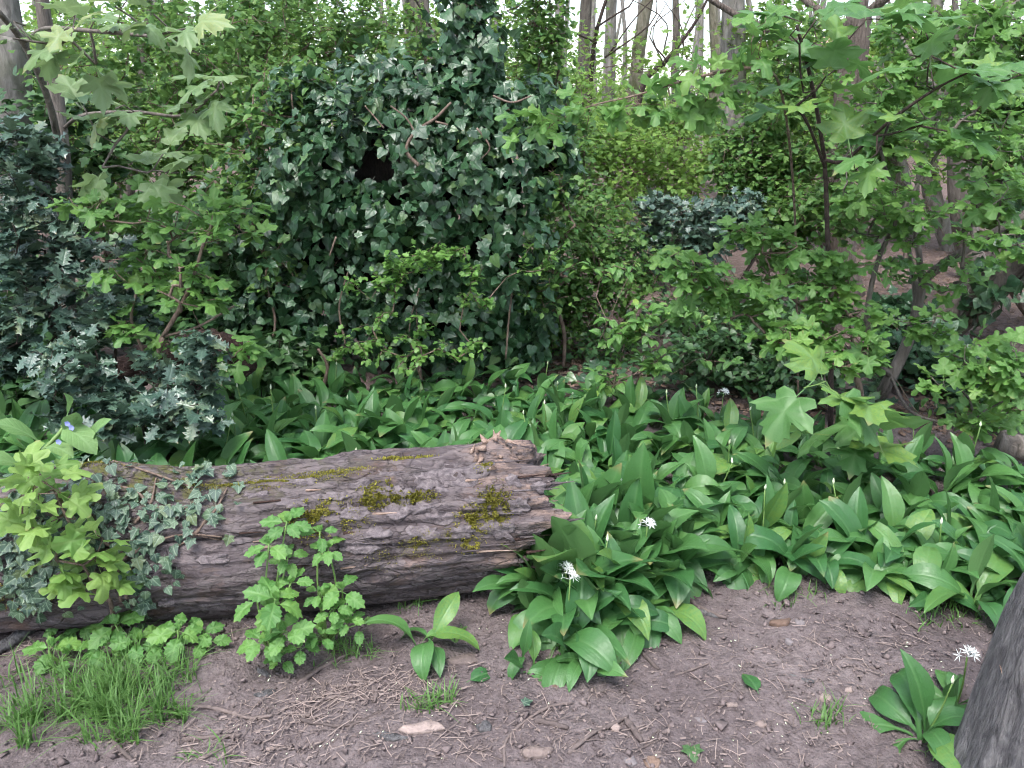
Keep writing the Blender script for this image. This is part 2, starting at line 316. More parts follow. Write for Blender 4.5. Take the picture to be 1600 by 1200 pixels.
def blade_leaf(a0, a1, W, pet=.22, fold=.25, wave=.04, nu=11, seed=0, powr=1.2, twist=0., shape=.85):
    g = np.random.default_rng(seed); t = np.linspace(0, 1, nu); ang = a0+(a1-a0)*t**powr; ds = 1/(nu-1)
    sy = np.concatenate([[0], np.cumsum(np.cos(ang[:-1])*ds)]); sz = np.concatenate([[0], np.cumsum(np.sin(ang[:-1])*ds)])
    s = np.clip((t-pet)/(1-pet), 0, 1); w = W*np.sin(math.pi*s**shape)**.85; w = np.maximum(w, np.where(t < pet+.02, .022, .004))
    cols = np.array([-1, -.55, 0, .55, 1.]); ph = g.uniform(0, 6)
    V, L = [], []
    for i in range(nu):
        nx = np.array([0, -math.sin(ang[i]), math.cos(ang[i])]); tw = twist*t[i]
        for c in cols:
            o = np.array([math.cos(tw), 0, 0])+nx*math.sin(tw)
            V.append(np.array([0, sy[i], sz[i]])+o*c*w[i]+nx*(fold*abs(c)*w[i]+wave*(abs(c)**2)*w[i]*4*math.sin(t[i]*9+ph+c)))
            L.append((c*w[i]/max(W, .01)*.5, t[i], 0))
    i, j = np.meshgrid(np.arange(nu-1), np.arange(4), indexing='ij'); i, j = i.ravel(), j.ravel(); a = i*5+j
    F = np.vstack([np.stack([a, a+1, a+6], 1), np.stack([a, a+6, a+5], 1)])
    return np.array(V), F, np.array(L)
IVY_H = [(0, .0), (.17, -.12), (.44, -.08), (.40, .16), (.60, .36), (.33, .50), (.20, .74), (0, 1)]
IVY_M = [(0, .0), (.22, -.08), (.46, .06), (.47, .30), (.30, .60), (.14, .84), (0, 1)]
MAP_H = [(0, 0), (.14, -.06), (.33, -.10), (.42, .03), (.31, .18), (.54, .26), (.63, .42), (.55, .55), (.40, .53), (.24, .52), (.25, .68), (.29, .84), (.15, .92), (.08, .99), (0, 1)]
SYC_H = [(0, 0), (.13, -.09), (.34, -.09), (.47, .04), (.37, .15), (.34, .21), (.54, .24), (.60, .36), (.72, .52), (.56, .50), (.52, .57), (.42, .55), (.26, .50), (.28, .62), (.36, .76), (.23, .77), (.20, .88), (.09, .92), (0, 1.08)]
HAW_H = [(0, 0), (.12, .12), (.36, .24), (.28, .38), (.44, .58), (.24, .66), (.18, .92), (0, 1)]
OVA_H = [(0, 0), (.20, .12), (.33, .32), (.31, .56), (.17, .82), (0, 1)]
TOO_H = [(0, 0), (.10, .08), (.27, .19), (.25, .25), (.39, .34), (.33, .40), (.44, .50), (.35, .56), (.40, .67), (.27, .71), (.28, .83), (.13, .87), (0, 1)]
HOL_H = [(.01, 0), (.12, .07), (.33, .13), (.17, .24), (.20, .32), (.40, .37), (.20, .48), (.22, .56), (.38, .62), (.16, .74), (.24, .84), (.06, .90), (0, 1.04)]
def lo(h, *a): return leaf_shape(h, *a, inner=False)
T = dict(
    ivylo=[lo(IVY_H, .1, .10, .30, .05, 0, .34), lo(IVY_M, .15, .16, .25, .04, 0, .36), lo(IVY_M, .05, .05, .45, .06, 0, .36), lo(IVY_H, -.15, .2, .15, .05, 0, .34)],
    maplelo=[lo(MAP_H, .15, .08, .30, .06, .5, .38), lo(MAP_H, .3, .02, .55, .05, .4, .38), lo(MAP_H, -.1, .2, .2, .08, .5, .38)],
    ivy=[leaf_shape(IVY_H, .1, .10, .30, .05, .35, .34), leaf_shape(IVY_M, .15, .16, .25, .04, .4, .36), leaf_shape(IVY_M, .05, .05, .45, .06, .3, .36), leaf_shape(IVY_H, -.15, .2, .15, .05, .3, .34)],
    maple=[leaf_shape(MAP_H, .15, .08, .30, .06, .5, .38), leaf_shape(MAP_H, .3, .02, .55, .05, .4, .38), leaf_shape(MAP_H, -.1, .2, .2, .08, .5, .38)],
    syca=[leaf_shape(SYC_H, .2, .06, .35, .05, .5, .36), leaf_shape(SYC_H, .35, .0, .60, .06, .5, .36), leaf_shape(SYC_H, .1, .18, .25, .07, .5, .36)],
    haw=[leaf_shape(HAW_H, .1, .15, .2, .05, 0, .45, False), leaf_shape(HAW_H, .2, .3, .3, .05, 0, .45, False)],
    ova=[leaf_shape(OVA_H, .1, .2, .3, .03, .15, .42), leaf_shape(OVA_H, .2, .35, .5, .03, .15, .42)],
    ovalo=[leaf_shape([(0, 0), (.3, .3), (.24, .65), (0, 1)], .1, .2, .3, 0, 0, .45, False), leaf_shape([(0, 0), (.36, .35), (0, 1)], .0, .3, .2, 0, 0, .4, False)],
    herb=[leaf_shape([(x_*.82, y_) for x_, y_ in TOO_H], .1, .12, .35, .05, .25, .45), leaf_shape([(x_*.82, y_) for x_, y_ in TOO_H], .2, .2, .6, .05, .25, .45), leaf_shape([(x_*.82, y_) for x_, y_ in TOO_H], .0, .05, .2, .06, .2, .45)],
    holly=[strip_leaf(HOL_H, .15, .15, .09), strip_leaf(HOL_H, -.05, .3, .12), strip_leaf(HOL_H, .3, .1, .07)],
    alk=[blade_leaf(.6, -.7, .23, .1, .2, .05, 9, 1), blade_leaf(.3, -.9, .25, .12, .15, .06, 9, 2), blade_leaf(.9, -.1, .22, .1, .25, .05, 9, 3)],
)
R_ = math.radians
GARLIC = [blade_leaf(R_(a), R_(b), w, p, f, wv, 11, i, pw, tw, sh) for i, (a, b, w, p, f, wv, pw, tw, sh) in enumerate([
    (78, -30, .135, .24, .28, .05, 1.3, .15, .85), (70, -62, .150, .22, .20, .06, 1.2, -.2, .9), (82, 30, .130, .26, .35, .04, 1.5, .3, .85), (60, -75, .145, .20, .15, .07, 1.0, .1, .8),
    (86, 62, .140, .28, .42, .03, 1.6, -.25, .85), (72, -85, .155, .22, .12, .08, 1.4, .3, .9), (55, -45, .140, .24, .22, .05, 1.0, -.35, .85), (75, 0, .160, .22, .26, .06, 1.3, .0, .95),
    (45, -80, .15, .22, .1, .07, .9, -.1, .85), (66, -20, .125, .22, .3, .05, 1.1, .5, .8), (58, -105, .14, .20, .16, .07, .85, .2, .85), (80, -95, .15, .22, .2, .06, 1.1, -.3, .85)])]
def frames(d, n):
    y = nrm(d); x = nrm(np.cross(y, n)); z = np.cross(x, y); return np.stack([x, y, z], -1)
def scatter(tm, idx, pos, R, s, tint):
    out = []
    for k in range(len(tm)):
        m = idx == k
        if not m.any(): continue
        V, F, L = tm[k]; N = int(m.sum())
        W = np.einsum('nij,vj->nvi', R[m]*s[m][:, None, None], V)+pos[m][:, None]
        FF = (F[None]+(np.arange(N)*len(V))[:, None, None]).reshape(-1, 3)
        LL = np.repeat(L[None], N, 0).copy(); LL[..., 2] = tint[m][:, None]
        out.append((W.reshape(-1, 3), FF, LL.reshape(-1, 3)))
    return join(out)
_mc = {}
def shared(name, tm, k, mat):
    key = (name, id(tm), k, mat.name)
    if key not in _mc: V, F, L = tm[k]; _mc[key] = mesh(name, V, F, mat, L)
    return _mc[key]
def m4(R, s, p):
    A = np.eye(4); A[:3, :3] = R*s; A[:3, 3] = p; return Matrix(A.tolist())
def leaves(parent, tm, mat, pos, d, n, s, nparts=0, name='leaf', mass='foliage', key=None):
    """The leaves that show largest become parts of their own; the rest one part of kind stuff."""
    pos = np.asarray(pos, float); N = len(pos); R = frames(np.asarray(d, float), np.asarray(n, float)); s = np.broadcast_to(np.asarray(s, float), (N,)).copy()
    idx = rng.integers(0, len(tm), N); tint = rng.random(N); loc = np.array(parent.location)
    sel = np.zeros(N, bool)
    if nparts:
        rel = pos-CAMP; dp = rel@FW; u = rel[:, 0]/dp*FPX+800; v = 600-(rel@UPV)/dp*FPX
        sc = s/dp*np.where((u > -20) & (u < 1620) & (v > -20) & (v < 1220) & (dp > .3), 1, .01)*(rng.random(N)*.25+1)
        if key is not None: sc = sc*key
        sel[np.argsort(-sc)[:nparts]] = True
    for i in np.nonzero(sel)[0]: obj(name, shared(name, tm, int(idx[i]), mat), parent, m4(R[i], s[i], pos[i]-loc))
    r = ~sel
    if r.any():
        if tm is T['ivy']: tm = T['ivylo']
        if tm is T['maple']: tm = T['maplelo']
        V, F, L = scatter(tm, idx[r], pos[r], R[r], s[r], tint[r]); part(mass, V, F, mat, parent, L, kind='stuff')
def rdir(n): return nrm(rng.normal(size=(n, 3)))
def blob(px, py, Y, rx, ry, n, rd=None):
    c = P(px, py, Y); k = pxs(c); r = rng.random(n)**(1/3); d = rdir(n)*r[:, None]
    return c+d[:, :1]*RT*rx*k+d[:, 1:2]*np.array([0, 1., 0])*(rd if rd else rx*k*.8)+d[:, 2:]*np.array([0, 0, 1.])*ry*k

# ------------------------------------------------------------------ shrubs: branches that reach out to leafy points
def skeleton(stems, att, seg=.12, jit=.02, sag=0.):
    nodes, par, paths = [], [], []
    for st in stems:
        base = len(nodes); join_to = -1
        if len(nodes):
            dd = np.linalg.norm(np.array(nodes)-st[0], axis=1); join_to = int(np.argmin(dd)) if dd.min() < .06 else -1
        ids = []
        for i, p in enumerate(st): nodes.append(np.asarray(p, float)); par.append(join_to if i == 0 else base+i-1); ids.append(base+i)
        paths.append(ids)
    root = nodes[0]; att = att[np.argsort(np.linalg.norm(att-root, axis=1))]
    cap = len(nodes)+len(att)*14; A = np.zeros((cap, 3)); k = len(nodes); A[:k] = nodes; tips = []
    for a in att:
        dv = A[:k]-a; ds = np.linalg.norm(dv, axis=1)+.35*np.maximum(A[:k, 2]-a[2], 0); i = int(np.argmin(ds)); D = np.linalg.norm(A[i]-a)
        m = int(np.clip(math.ceil(D/seg), 2, 10)); ids = [i]; t = np.linspace(0, 1, m+1)[1:, None]
        pt = A[i]*(1-t)+a*t+rng.normal(size=(m, 3))*jit*np.sin(t*math.pi*.9)+np.array([0, 0, 1.])*np.sin(t*math.pi)*D*rng.uniform(-.05, .16)
        pt[-1] = a
        for q in pt: A[k] = q; nodes.append(q); par.append(ids[-1]); ids.append(k); k += 1
        paths.append(ids); tips.append(len(paths)-1)
    return A[:k], np.array(par), paths, tips
def shrub(name, label, cat, stems, att, tm, mat, size, k, bark, r0=.0016, pw=.48, parts=0, group=None, seg=.12, jit=.02, step=.035, side=.03, flat=1., droop=.2, sides=4, cloud=0., rmax=.05, stem_r=None, twigname='twigs', njit=.32):
    A, par, paths, tips = skeleton(stems, att, seg, jit)
    cnt = np.zeros(len(A)); has = np.zeros(len(A), bool); has[par[par >= 0]] = True
    cnt[~has] = 1
    for i in range(len(A)-1, -1, -1):
        if par[i] >= 0: cnt[par[i]] += cnt[i]
    rad = np.minimum(r0*np.maximum(cnt, 1)**pw, rmax)
    th = thing(name, label, cat, A[0], group)
    ns = len(stems)
    for si in range(ns):
        ids = paths[si]; pp = smooth_path(A[ids], max(8, len(ids)*4)); rr = np.interp(np.linspace(0, 1, len(pp)), np.linspace(0, 1, len(ids)), rad[ids])
        if stem_r is not None: rr = np.maximum(rr, np.linspace(stem_r[si][0], stem_r[si][1], len(pp)))
        V, F, L = tube(pp, rr, 10, .12, si); part('stem', V, F, bark, th, L)
    tw = [tube(A[p], np.minimum(rad[p], rad[p[1]] if len(p) > 1 else 1), sides, cap=False) for p in paths[ns:]]
    if tw: V, F, L = join(tw); part(twigname, V, F, bark, th, L, kind='stuff')
    Q, Bd, J = [], [], []
    for ti in tips:
        p = A[paths[ti]][::-1]; m = max(1, int(k*rng.uniform(.6, 1.4))); arc = np.concatenate([[0], np.cumsum(np.sqrt(((p[1:]-p[:-1])**2).sum(1)))])
        l_ = np.minimum((np.arange(m)//2)*step*rng.uniform(.7, 1.3, m), arc[-1]*.95)
        Q.append(np.stack([np.interp(l_, arc, p[:, c_]) for c_ in range(3)], 1)); Bd.append(np.repeat((p[0]-p[1])[None], m, 0)); J.append(np.arange(m))
    Q = np.concatenate(Q); Bd = nrm(np.concatenate(Bd)); J = np.concatenate(J); N_ = len(Q)
    sd = nrm(np.stack([Bd[:, 1], -Bd[:, 0], 0*J], 1)+1e-3)*np.where(J % 2, 1, -1)[:, None]; sd[J == 0] = Bd[J == 0]
    d = nrm(Bd*.55+sd*.9+rng.normal(size=(N_, 3))*.35-np.array([0, 0, droop])); pos = Q+d*side+rng.normal(size=(N_, 3))*cloud
    n = nrm(np.array([0, 0, flat])+rng.normal(size=(N_, 3))*njit-FW*.15)
    s = rng.uniform(size[0], size[1], len(pos))
    ok = pos[:, 2] > .03; leaves(th, tm, mat, pos[ok], d[ok], n[ok], s[ok], parts)
    return th

# ================================================================== THE GROUND
xs = np.concatenate([-1.75-np.geomspace(.02, 45, 34)[::-1], np.arange(-1.75, 2.05, .011), 2.05+np.geomspace(.02, 45, 34)])
ys = np.concatenate([1.15-np.geomspace(.02, 9, 18)[::-1], np.arange(1.15, 2.75, .010), 2.75+np.geomspace(.02, 95, 70)])
X, Y = np.meshgrid(xs, ys, indexing='ij'); zz = ground_z(X.ravel(), Y.ravel())
q = np.stack([X.ravel(), Y.ravel(), 0*X.ravel()], 1); near = np.clip((3.2-np.abs(q[:, 1]-1.9)*1.4)/2, 0, 1)*(np.abs(q[:, 0]) < 2.6)
zz = zz+near*(.0045*fbm(q*26, 3, 21)+.004*np.maximum(fbm(q*55, 2, 31)-.25, 0))
i, j = np.meshgrid(np.arange(len(xs)-1), np.arange(len(ys)-1), indexing='ij'); a = (i*len(ys)+j).ravel(); b = a+len(ys)
g = obj('ground', mesh('ground', np.stack([X.ravel(), Y.ravel(), zz], 1), np.vstack([np.stack([a, b, b+1], 1), np.stack([a, b+1, a+1], 1)]), M['soil']))
tag(g, 'purplish brown bare trodden soil of the woodland path', 'ground', kind='structure')
def onground(px, py, dz=0.):
    p = G(px, py)
    for _ in range(4): p = G(px, py, float(ground_z(p[0], p[1])[0])+dz)
    return p

# ================================================================== THE FALLEN LOG
LA = np.array([-1.89, 2.049, .205]); LANG = math.radians(8.1); lx = np.array([math.cos(LANG), math.sin(LANG), .006]); ly = np.array([-math.sin(LANG), math.cos(LANG), 0]); lz = np.array([0, 0, 1.])
LLEN = 2.0
def logR(u, th):
    c, s = np.cos(th), np.sin(th); q = np.stack([u*1.5, c*.9, s*.9], 1)
    r = .232+.016*fbm(q, 2, 40)
    g = np.stack([u*1.7+.25*vnoise(np.stack([u*3, c, s], 1), 4), c*6.5, s*6.5], 1)
    r = r+.011*fbm(g, 3, 50)-.016*np.clip(np.abs(vnoise(np.stack([u*1.1, c*5.2, s*5.2], 1), 60))*-9+1, 0, 1)
    r = r+.0035*fbm(np.stack([u*7, c*26, s*26], 1), 2, 70)+.003*fbm(np.stack([u*28, c*22, s*22], 1), 2, 75)
    r = r-.020*np.exp(-((u-1.02)/.38)**2)*np.clip(np.sin(th), 0, 1)+.022*np.clip((u-1.35)/.5, 0, 1)*np.clip(np.sin(th), 0, 1)
    r = r+.075*np.exp(-((u-.66)/.22)**2-((th-1.68)/.40)**2)                      # broken, mossy hump
    r = r+.055*np.exp(-((u-1.86)/.05)**2-((th-1.60)/.30)**2)                    # knob at the snapped end
    return r
def logP(u, th, dr=0.):
    u = np.atleast_1d(u).astype(float); th = np.atleast_1d(th).astype(float); r = logR(u, th)+dr
    return LA+u[:, None]*lx+(r*np.cos(th))[:, None]*ly+(r*np.sin(th))[:, None]*lz
def logN(u, th): return np.cos(th)[..., None]*ly+np.sin(th)[..., None]*lz
def on_log(px, py, R=.236):
    d = ray(px, py); o = CAMP-LA; ob = np.array([o@ly, o[2]]); db = np.array([d@ly, d[2]])
    A_, B_, C_ = db@db, 2*ob@db, ob@ob-R*R; D = B_*B_-4*A_*C_; t = (-B_-math.sqrt(max(D, 0)))/(2*A_); p = o+d*t
    return float(p@nrm(lx)), float(math.atan2(p[2], p@ly))
def log_end(th):
    c, s = np.cos(th), np.sin(th)
    stp_ = vnoise(np.stack([0*th, c*8.5, s*8.5], 1), 83); e = LLEN+.02+.025*fbm(np.stack([0*th, c*4.5, s*4.5], 1), 3, 81)+.055*np.round(stp_*2.6)/2.6-.13*np.exp(-((th-1.55)/.45)**2)-.10*np.exp(-((th-3.4)/.4)**2)
    return e
log = thing('fallen_log', 'long weathered fallen log with peeling bark, moss patches and a snapped end', 'log', (LA[0], LA[1], 0))
NU, NTH = 430, 230
th = np.linspace(0, 2*math.pi, NTH, endpoint=False); us = np.linspace(0, 1, NU)
TH, UU = np.meshgrid(th, us); le = log_end(th)[None].repeat(NU, 0); UU = UU*le
r = logR(UU.ravel(), TH.ravel()).reshape(NU, NTH); fade = np.clip((UU-(le-.16))/.16, 0, 1)
r = r*(1-.06*fade**2)+.020*fade*fbm(np.stack([UU.ravel()*5, np.cos(TH.ravel())*11, np.sin(TH.ravel())*11], 1), 3, 91).reshape(NU, NTH)
rings = [(UU.ravel(), r.ravel())]
for kk, (fr, du) in enumerate([(.86, -.012), (.70, -.05), (.5, -.10), (.25, -.13), (.02, -.14)]):
    jag = fbm(np.stack([np.cos(th)*(7-kk), np.sin(th)*(7-kk), 0*th+kk], 1), 3, 95)*.035
    rings.append((log_end(th)+du+jag, r[-1]*fr))
nr = NU+5; allu = np.concatenate([a_ for a_, b_ in rings]); allr = np.concatenate([b_ for a_, b_ in rings]); allt = np.tile(th, nr)
V = LA+allu[:, None]*lx+(allr*np.cos(allt))[:, None]*ly+(allr*np.sin(allt))[:, None]*lz
i, j = np.meshgrid(np.arange(nr-1), np.arange(NTH), indexing='ij'); i, j = i.ravel(), j.ravel(); k2 = (j+1) % NTH; a, b, c, d = i*NTH+j, i*NTH+k2, (i+1)*NTH+k2, (i+1)*NTH+j
F = np.vstack([np.stack([a, c, b], 1), np.stack([a, d, c], 1)])
pale = np.clip((allu-np.tile(log_end(th), nr)+.20)/.22, 0, 1)**1.5*.9; pale = np.maximum(pale, .9*np.exp(-((allu-1.86)/.09)**2-((allt-1.7)/.5)**2))
mossy = np.exp(-((allt-1.75)/.42)**2)*np.clip(1.7-allu, 0, 1)*.8+.8*np.exp(-((allu-.62)/.35)**2-((allt-1.8)/.6)**2)
# the log's own frame: x along the wood, for the grain
B3 = np.stack([nrm(lx), ly, lz], 1); LM = Matrix(np.vstack([np.hstack([B3, [[0], [0], [LA[2]]]]), [0, 0, 0, 1]]).tolist())
def log_part(name, V, F, mat, luv=None, smooth=True, kind=None):
    return obj(name, mesh(name, (np.asarray(V)-LA)@B3, F, mat, luv, smooth), log, LM, kind)
log_part('wood', V, F, M['log'], np.stack([pale, np.clip(mossy, 0, 1), 0*pale], 1))
def bark_plate(px, py, w, h, ang=0., thick=.007, mat='plate'):
    u0, t0 = on_log(px, py); k = 2.55/FPX; m = 22; an = np.linspace(0, 2*math.pi, m, endpoint=False); jj = 1+.42*fbm(np.stack([np.cos(an)*2.6+px, np.sin(an)*2.6+py, 0*an], 1), 3, 7)
    sq = 1/np.maximum(np.abs(np.cos(an)), np.abs(np.sin(an)))**.55
    ox, oy = np.cos(an)*w*k/2*jj*sq, np.sin(an)*h*k/2*jj*sq; ox, oy = ox*math.cos(ang)-oy*math.sin(ang), ox*math.sin(ang)+oy*math.cos(ang)
    out, lev = [], [(0, .9), (.45, 1.), (.8, 1.), (1., .8), (1.03, -.6)]
    for f, hgt in lev:
        n_ = 1 if f == 0 else m; uu = u0+ox[:n_]*f; tt = t0+(oy[:n_]*f)/.235
        out.append(logP(uu, tt, thick*hgt+.0025*vnoise(np.stack([uu*60, tt*14, 0*uu], 1), 3)))
    V = np.vstack(out); j = np.arange(m); k_ = (j+1) % m; F = [np.stack([0*j, 1+j, 1+k_], 1)]
    for l in range(3): s = 1+l*m; F += [np.stack([s+j, s+m+j, s+m+k_], 1), np.stack([s+j, s+m+k_, s+k_], 1)]
    log_part('bark_plate', V, np.vstack(F), M[mat], np.tile([0, 0, rng.random()], (len(V), 1)), False)
for a_ in [(715, 748, 84, 40, .1), (668, 757, 40, 24, 0), (630, 783, 30, 34, .1), (600, 772, 26, 16, .2), (618, 808, 34, 22, 0), (655, 800, 44, 18, -.1), (690, 815, 56, 20, .1), (664, 838, 44, 20, .2),
           (720, 838, 36, 20, 0), (780, 838, 44, 24, .1), (812, 800, 26, 20, 0), (552, 806, 38, 20, .2), (520, 778, 52, 16, .1), (455, 790, 40, 18, 0), (800, 760, 24, 18, .2),
           (590, 838, 40, 16, .1), (560, 862, 46, 18, .15), (690, 770, 20, 14, 0), (742, 790, 34, 12, .1), (840, 770, 22, 14, .3),
           (470, 752, 44, 10, .1), (395, 768, 36, 10, 0), (370, 850, 42, 14, .1), (330, 880, 36, 12, 0), (610, 745, 36, 12, .1), (560, 760, 30, 12, .1), (335, 955, 36, 20, 0), (262, 948, 24, 14, .2)]:
    bark_plate(a_[0], a_[1], a_[2], a_[3], a_[4], rng.uniform(.0035, .0075))
def splinter(p0, d, L_, w, t, mat, name='splinter'):
    d = nrm(d); x = nrm(np.cross(d, [0, 0, 1.])+.01); y = np.cross(x, d); n = 5; V = []
    for i_ in range(n):
        f = i_/(n-1); ww = w*(1-f**1.7)*rng.uniform(.8, 1.2)+.0006; tt = t*(1-f**1.5)+.0004; c = p0+d*L_*f+x*w*.5*math.sin(f*3+L_*90)
        V += [c-x*ww-y*tt, c+x*ww-y*tt, c+x*ww*.8+y*tt, c-x*ww*.8+y*tt]
    F = []
    for i_ in range(n-1):
        for j_ in range(4): a0, a1 = i_*4+j_, i_*4+(j_+1) % 4; F += [(a0, a1, a1+4), (a0, a1+4, a0+4)]
    F += [(0, 2, 1), (0, 3, 2)]
    log_part(name, np.array(V), np.array(F), M[mat], smooth=False)
for i_ in range(46):
    t_ = rng.uniform(1.2, 3.3); e_ = float(log_end(np.array([t_]))[0]); f_ = rng.uniform(.55, .98); u_ = e_-rng.uniform(.05, .14)
    p0 = LA+u_*lx+.215*f_*(math.cos(t_)*ly+math.sin(t_)*lz)
    splinter(p0, lx+.12*rng.normal(size=3)*np.array([.4, 1, .7]), rng.uniform(.06, .15), rng.uniform(.005, .014), rng.uniform(.002, .006), rng.choice(['pale_wood', 'log', 'rot', 'log']))
for px_, py_ in [(762, 696), (772, 700), (783, 703), (770, 712), (790, 710), (752, 720), (760, 730), (742, 722), (735, 715), (775, 690), (756, 706), (748, 728), (766, 742), (779, 722), (745, 712), (758, 714)]:   # torn pale knob
    u_, t_ = on_log(px_, max(py_, 706), .25); p0 = logP(u_, t_, -.004)[0]
    splinter(p0, lx*rng.uniform(-.6, 1)+logN(u_, np.float64(t_))*rng.uniform(.3, .9)+rng.normal(size=3)*.4, rng.uniform(.018, .045), rng.uniform(.006, .013), rng.uniform(.003, .007), 'pale_wood')
for i_ in range(34):    # long loosened fibres lying along the log
    px_, py_ = rng.uniform(330, 860), rng.uniform(735, 900); u_, t_ = on_log(px_, py_)
    splinter(logP(u_, t_, .001)[0], lx+rng.normal(size=3)*.05, rng.uniform(.05, .16), rng.uniform(.002, .005), .002, rng.choice(['log', 'plate', 'pale_wood', 'rot']), 'loose_fibre')
def moss_patch(px, py, w, h, n, hgt=.016, dens=1.):
    w, h, n, hgt = w*1.1, h*1.1, int(n*1.5), hgt*.72
    u0, t0 = on_log(px, py); k = 2.55/FPX; a = rng.normal(size=(n, 2))*.55; a = a[np.hypot(a[:, 0], a[:, 1]) < 1.5]
    m = fbm(np.stack([a[:, 0]*3+px, a[:, 1]*3, 0*a[:, 0]], 1), 2, 3) > -.18; a = a[m]; u = u0+a[:, 0]*w*k/2; t = t0+a[:, 1]*h*k/2/.235
    lump = .5+.5*vnoise(np.stack([u*70, t*16, 0*u], 1), 5); base = logP(u, t, .001); nn = logN(u, t)
    N = len(u); d = nrm(nn+rng.normal(size=(N, 3))*.75); L_ = hgt*(.35+.65*lump)*rng.uniform(.5, 1.1, N); sd = nrm(np.cross(d, rdir(N)))
    tip = base+nn*(hgt*.5*lump)[:, None]+d*L_[:, None]*.8; w_ = (L_*.30)[:, None]; md = base*.45+tip*.55
    V = np.stack([base-sd*w_*.5, base+sd*w_*.5, md+sd*w_, tip, md-sd*w_], 1).reshape(-1, 3); o = np.arange(N)*5
    F = np.vstack([np.stack([o, o+1, o+2], 1), np.stack([o, o+2, o+4], 1), np.stack([o+4, o+2, o+3], 1)])
    L = np.zeros((N*5, 3)); L[:, 2] = np.repeat(rng.random(N)*.6, 5); log_part('moss_patch', V, F, M['moss'], L, kind='stuff')
for a_ in [(505, 815, 80, 46, 2600), (590, 770, 40, 24, 900), (583, 790, 30, 18, 600), (772, 800, 44, 52, 1700), (740, 822, 46, 34, 1300), (735, 858, 30, 24, 800, .012), (620, 787, 34, 16, 600), (655, 783, 40, 14, 700),
           (655, 850, 36, 26, 700, .010), (635, 872, 90, 46, 900, .006), (640, 722, 70, 10, 900), (400, 752, 150, 18, 1800, .010), (510, 742, 100, 14, 1200, .010), (190, 722, 110, 26, 2200, .011), (250, 728, 70, 24, 1100, .011), (700, 845, 30, 20, 400, .008),
           (755, 742, 22, 16, 350), (150, 750, 60, 24, 700, .010), (30, 925, 80, 60, 900, .010), (560, 822, 40, 30, 500, .008)]:
    moss_patch(*a_)

# ================================================================== WILD GARLIC
def tint_mesh(t, z=0.): return t
def star_flower(n=10):
    out = []
    for i_ in range(n):
        d = nrm(np.array([rng.normal(), rng.normal(), abs(rng.normal())*.9+.15])); c = d*rng.uniform(.7, 1.); R = frames(np.cross(d, rdir(1)[0])[None], d[None])[0]
        for p_ in range(6):
            an = p_*math.pi/3; e = R@np.array([math.cos(an), math.sin(an), .25]); s_ = R@np.array([-math.sin(an), math.cos(an), 0])
            V = np.array([c, c+e*.34+s_*.075, c+e*.8, c+e*.34-s_*.075]); out.append((V, np.array([[0, 1, 2], [0, 2, 3]]), np.zeros((4, 3))))
        out.append(tube(np.array([[0, 0, 0], c*.5, c]), .02, 3, cap=False))
    return join(out)
FLOWER = mesh('flower_head', *star_flower()[:2], M['white'], smooth=False)
bp = np.array([[0, 0, 0], [0, 0, .15], [0, 0, .4], [.02, 0, .7], [.05, 0, 1.]]); BUD = mesh('bud', *tube(bp, [.04, .15, .19, .11, .01], 8)[:2], M['bud'])
STALK = mesh('flower_stalk', *tube(smooth_path([[0, 0, 0], [.02, .01, .5], [0, .04, 1]], 8), [.013, .012, .012, .011, .011, .010, .010, .010], 6)[:2], M['gstem'])
def garlic(base, n, size, label, group=None, lean=None, flower=0, hang=False, tall=False):
    pl = thing('wild_garlic', label, 'wild garlic', base, group); a0 = rng.uniform(0, 6.28)
    for i_ in range(n):
        az = a0+i_*2.399+rng.normal()*.25
        k_ = int(rng.choice(12, p=[.12, .14, .06, .12, .03, .12, .09, .09, .06, .06, .05, .06] if not hang else [.05, .15, .03, .14, .02, .15, .06, .05, .08, .03, .13, .11]))
        if tall: k_ = int(rng.choice([0, 1, 2, 4, 7, 9, 6], p=[.26, .10, .20, .10, .18, .10, .06]))
        if i_ == 0: k_ = int(rng.choice([2, 4, 0]))
        s_ = size*rng.uniform(.72, 1.12)
        Mx = Matrix.Translation((rng.normal()*.012, rng.normal()*.012, 0)) @ Matrix.Rotation(az, 4, 'Z') @ Matrix.Rotation(rng.normal()*.12, 4, 'X') @ Matrix.Rotation(rng.normal()*.22, 4, 'Y')
        if lean is not None: Mx = Matrix.Rotation(lean[2], 4, Vector((-lean[1], lean[0], 0))) @ Mx
        obj('leaf', shared('leaf', GARLIC, k_, M['garlic']), pl, Mx @ Matrix.Diagonal((s_*rng.uniform(.82, 1.14), s_, s_, 1)))
    if flower:
        h = size*rng.uniform(.72, .95); Mx = Matrix.Rotation(rng.normal()*.15, 4, 'X') @ Matrix.Rotation(rng.normal()*.15, 4, 'Y')
        st = obj('flower_stalk', STALK, pl, Mx @ Matrix.Diagonal((h, h, h, 1)))
        top = Mx @ Vector((0, .04*h, h)); e = .024 if flower == 2 else .024
        W_ = Matrix.Translation(top) @ Matrix.Rotation(rng.normal()*.3, 4, 'X') @ Matrix.Scale(e, 4)
        obj('flower_head' if flower == 2 else 'bud', FLOWER if flower == 2 else BUD, st, st.matrix_basis.inverted() @ W_)
    return pl
def in_poly(p, poly):
    x, y = p; c = False; m = len(poly)
    for i_ in range(m):
        (x1, y1), (x2, y2) = poly[i_], poly[(i_+1) % m]
        if (y1 > y) != (y2 > y) and x < (x2-x1)*(y-y1)/(y2-y1)+x1: c = not c
    return c
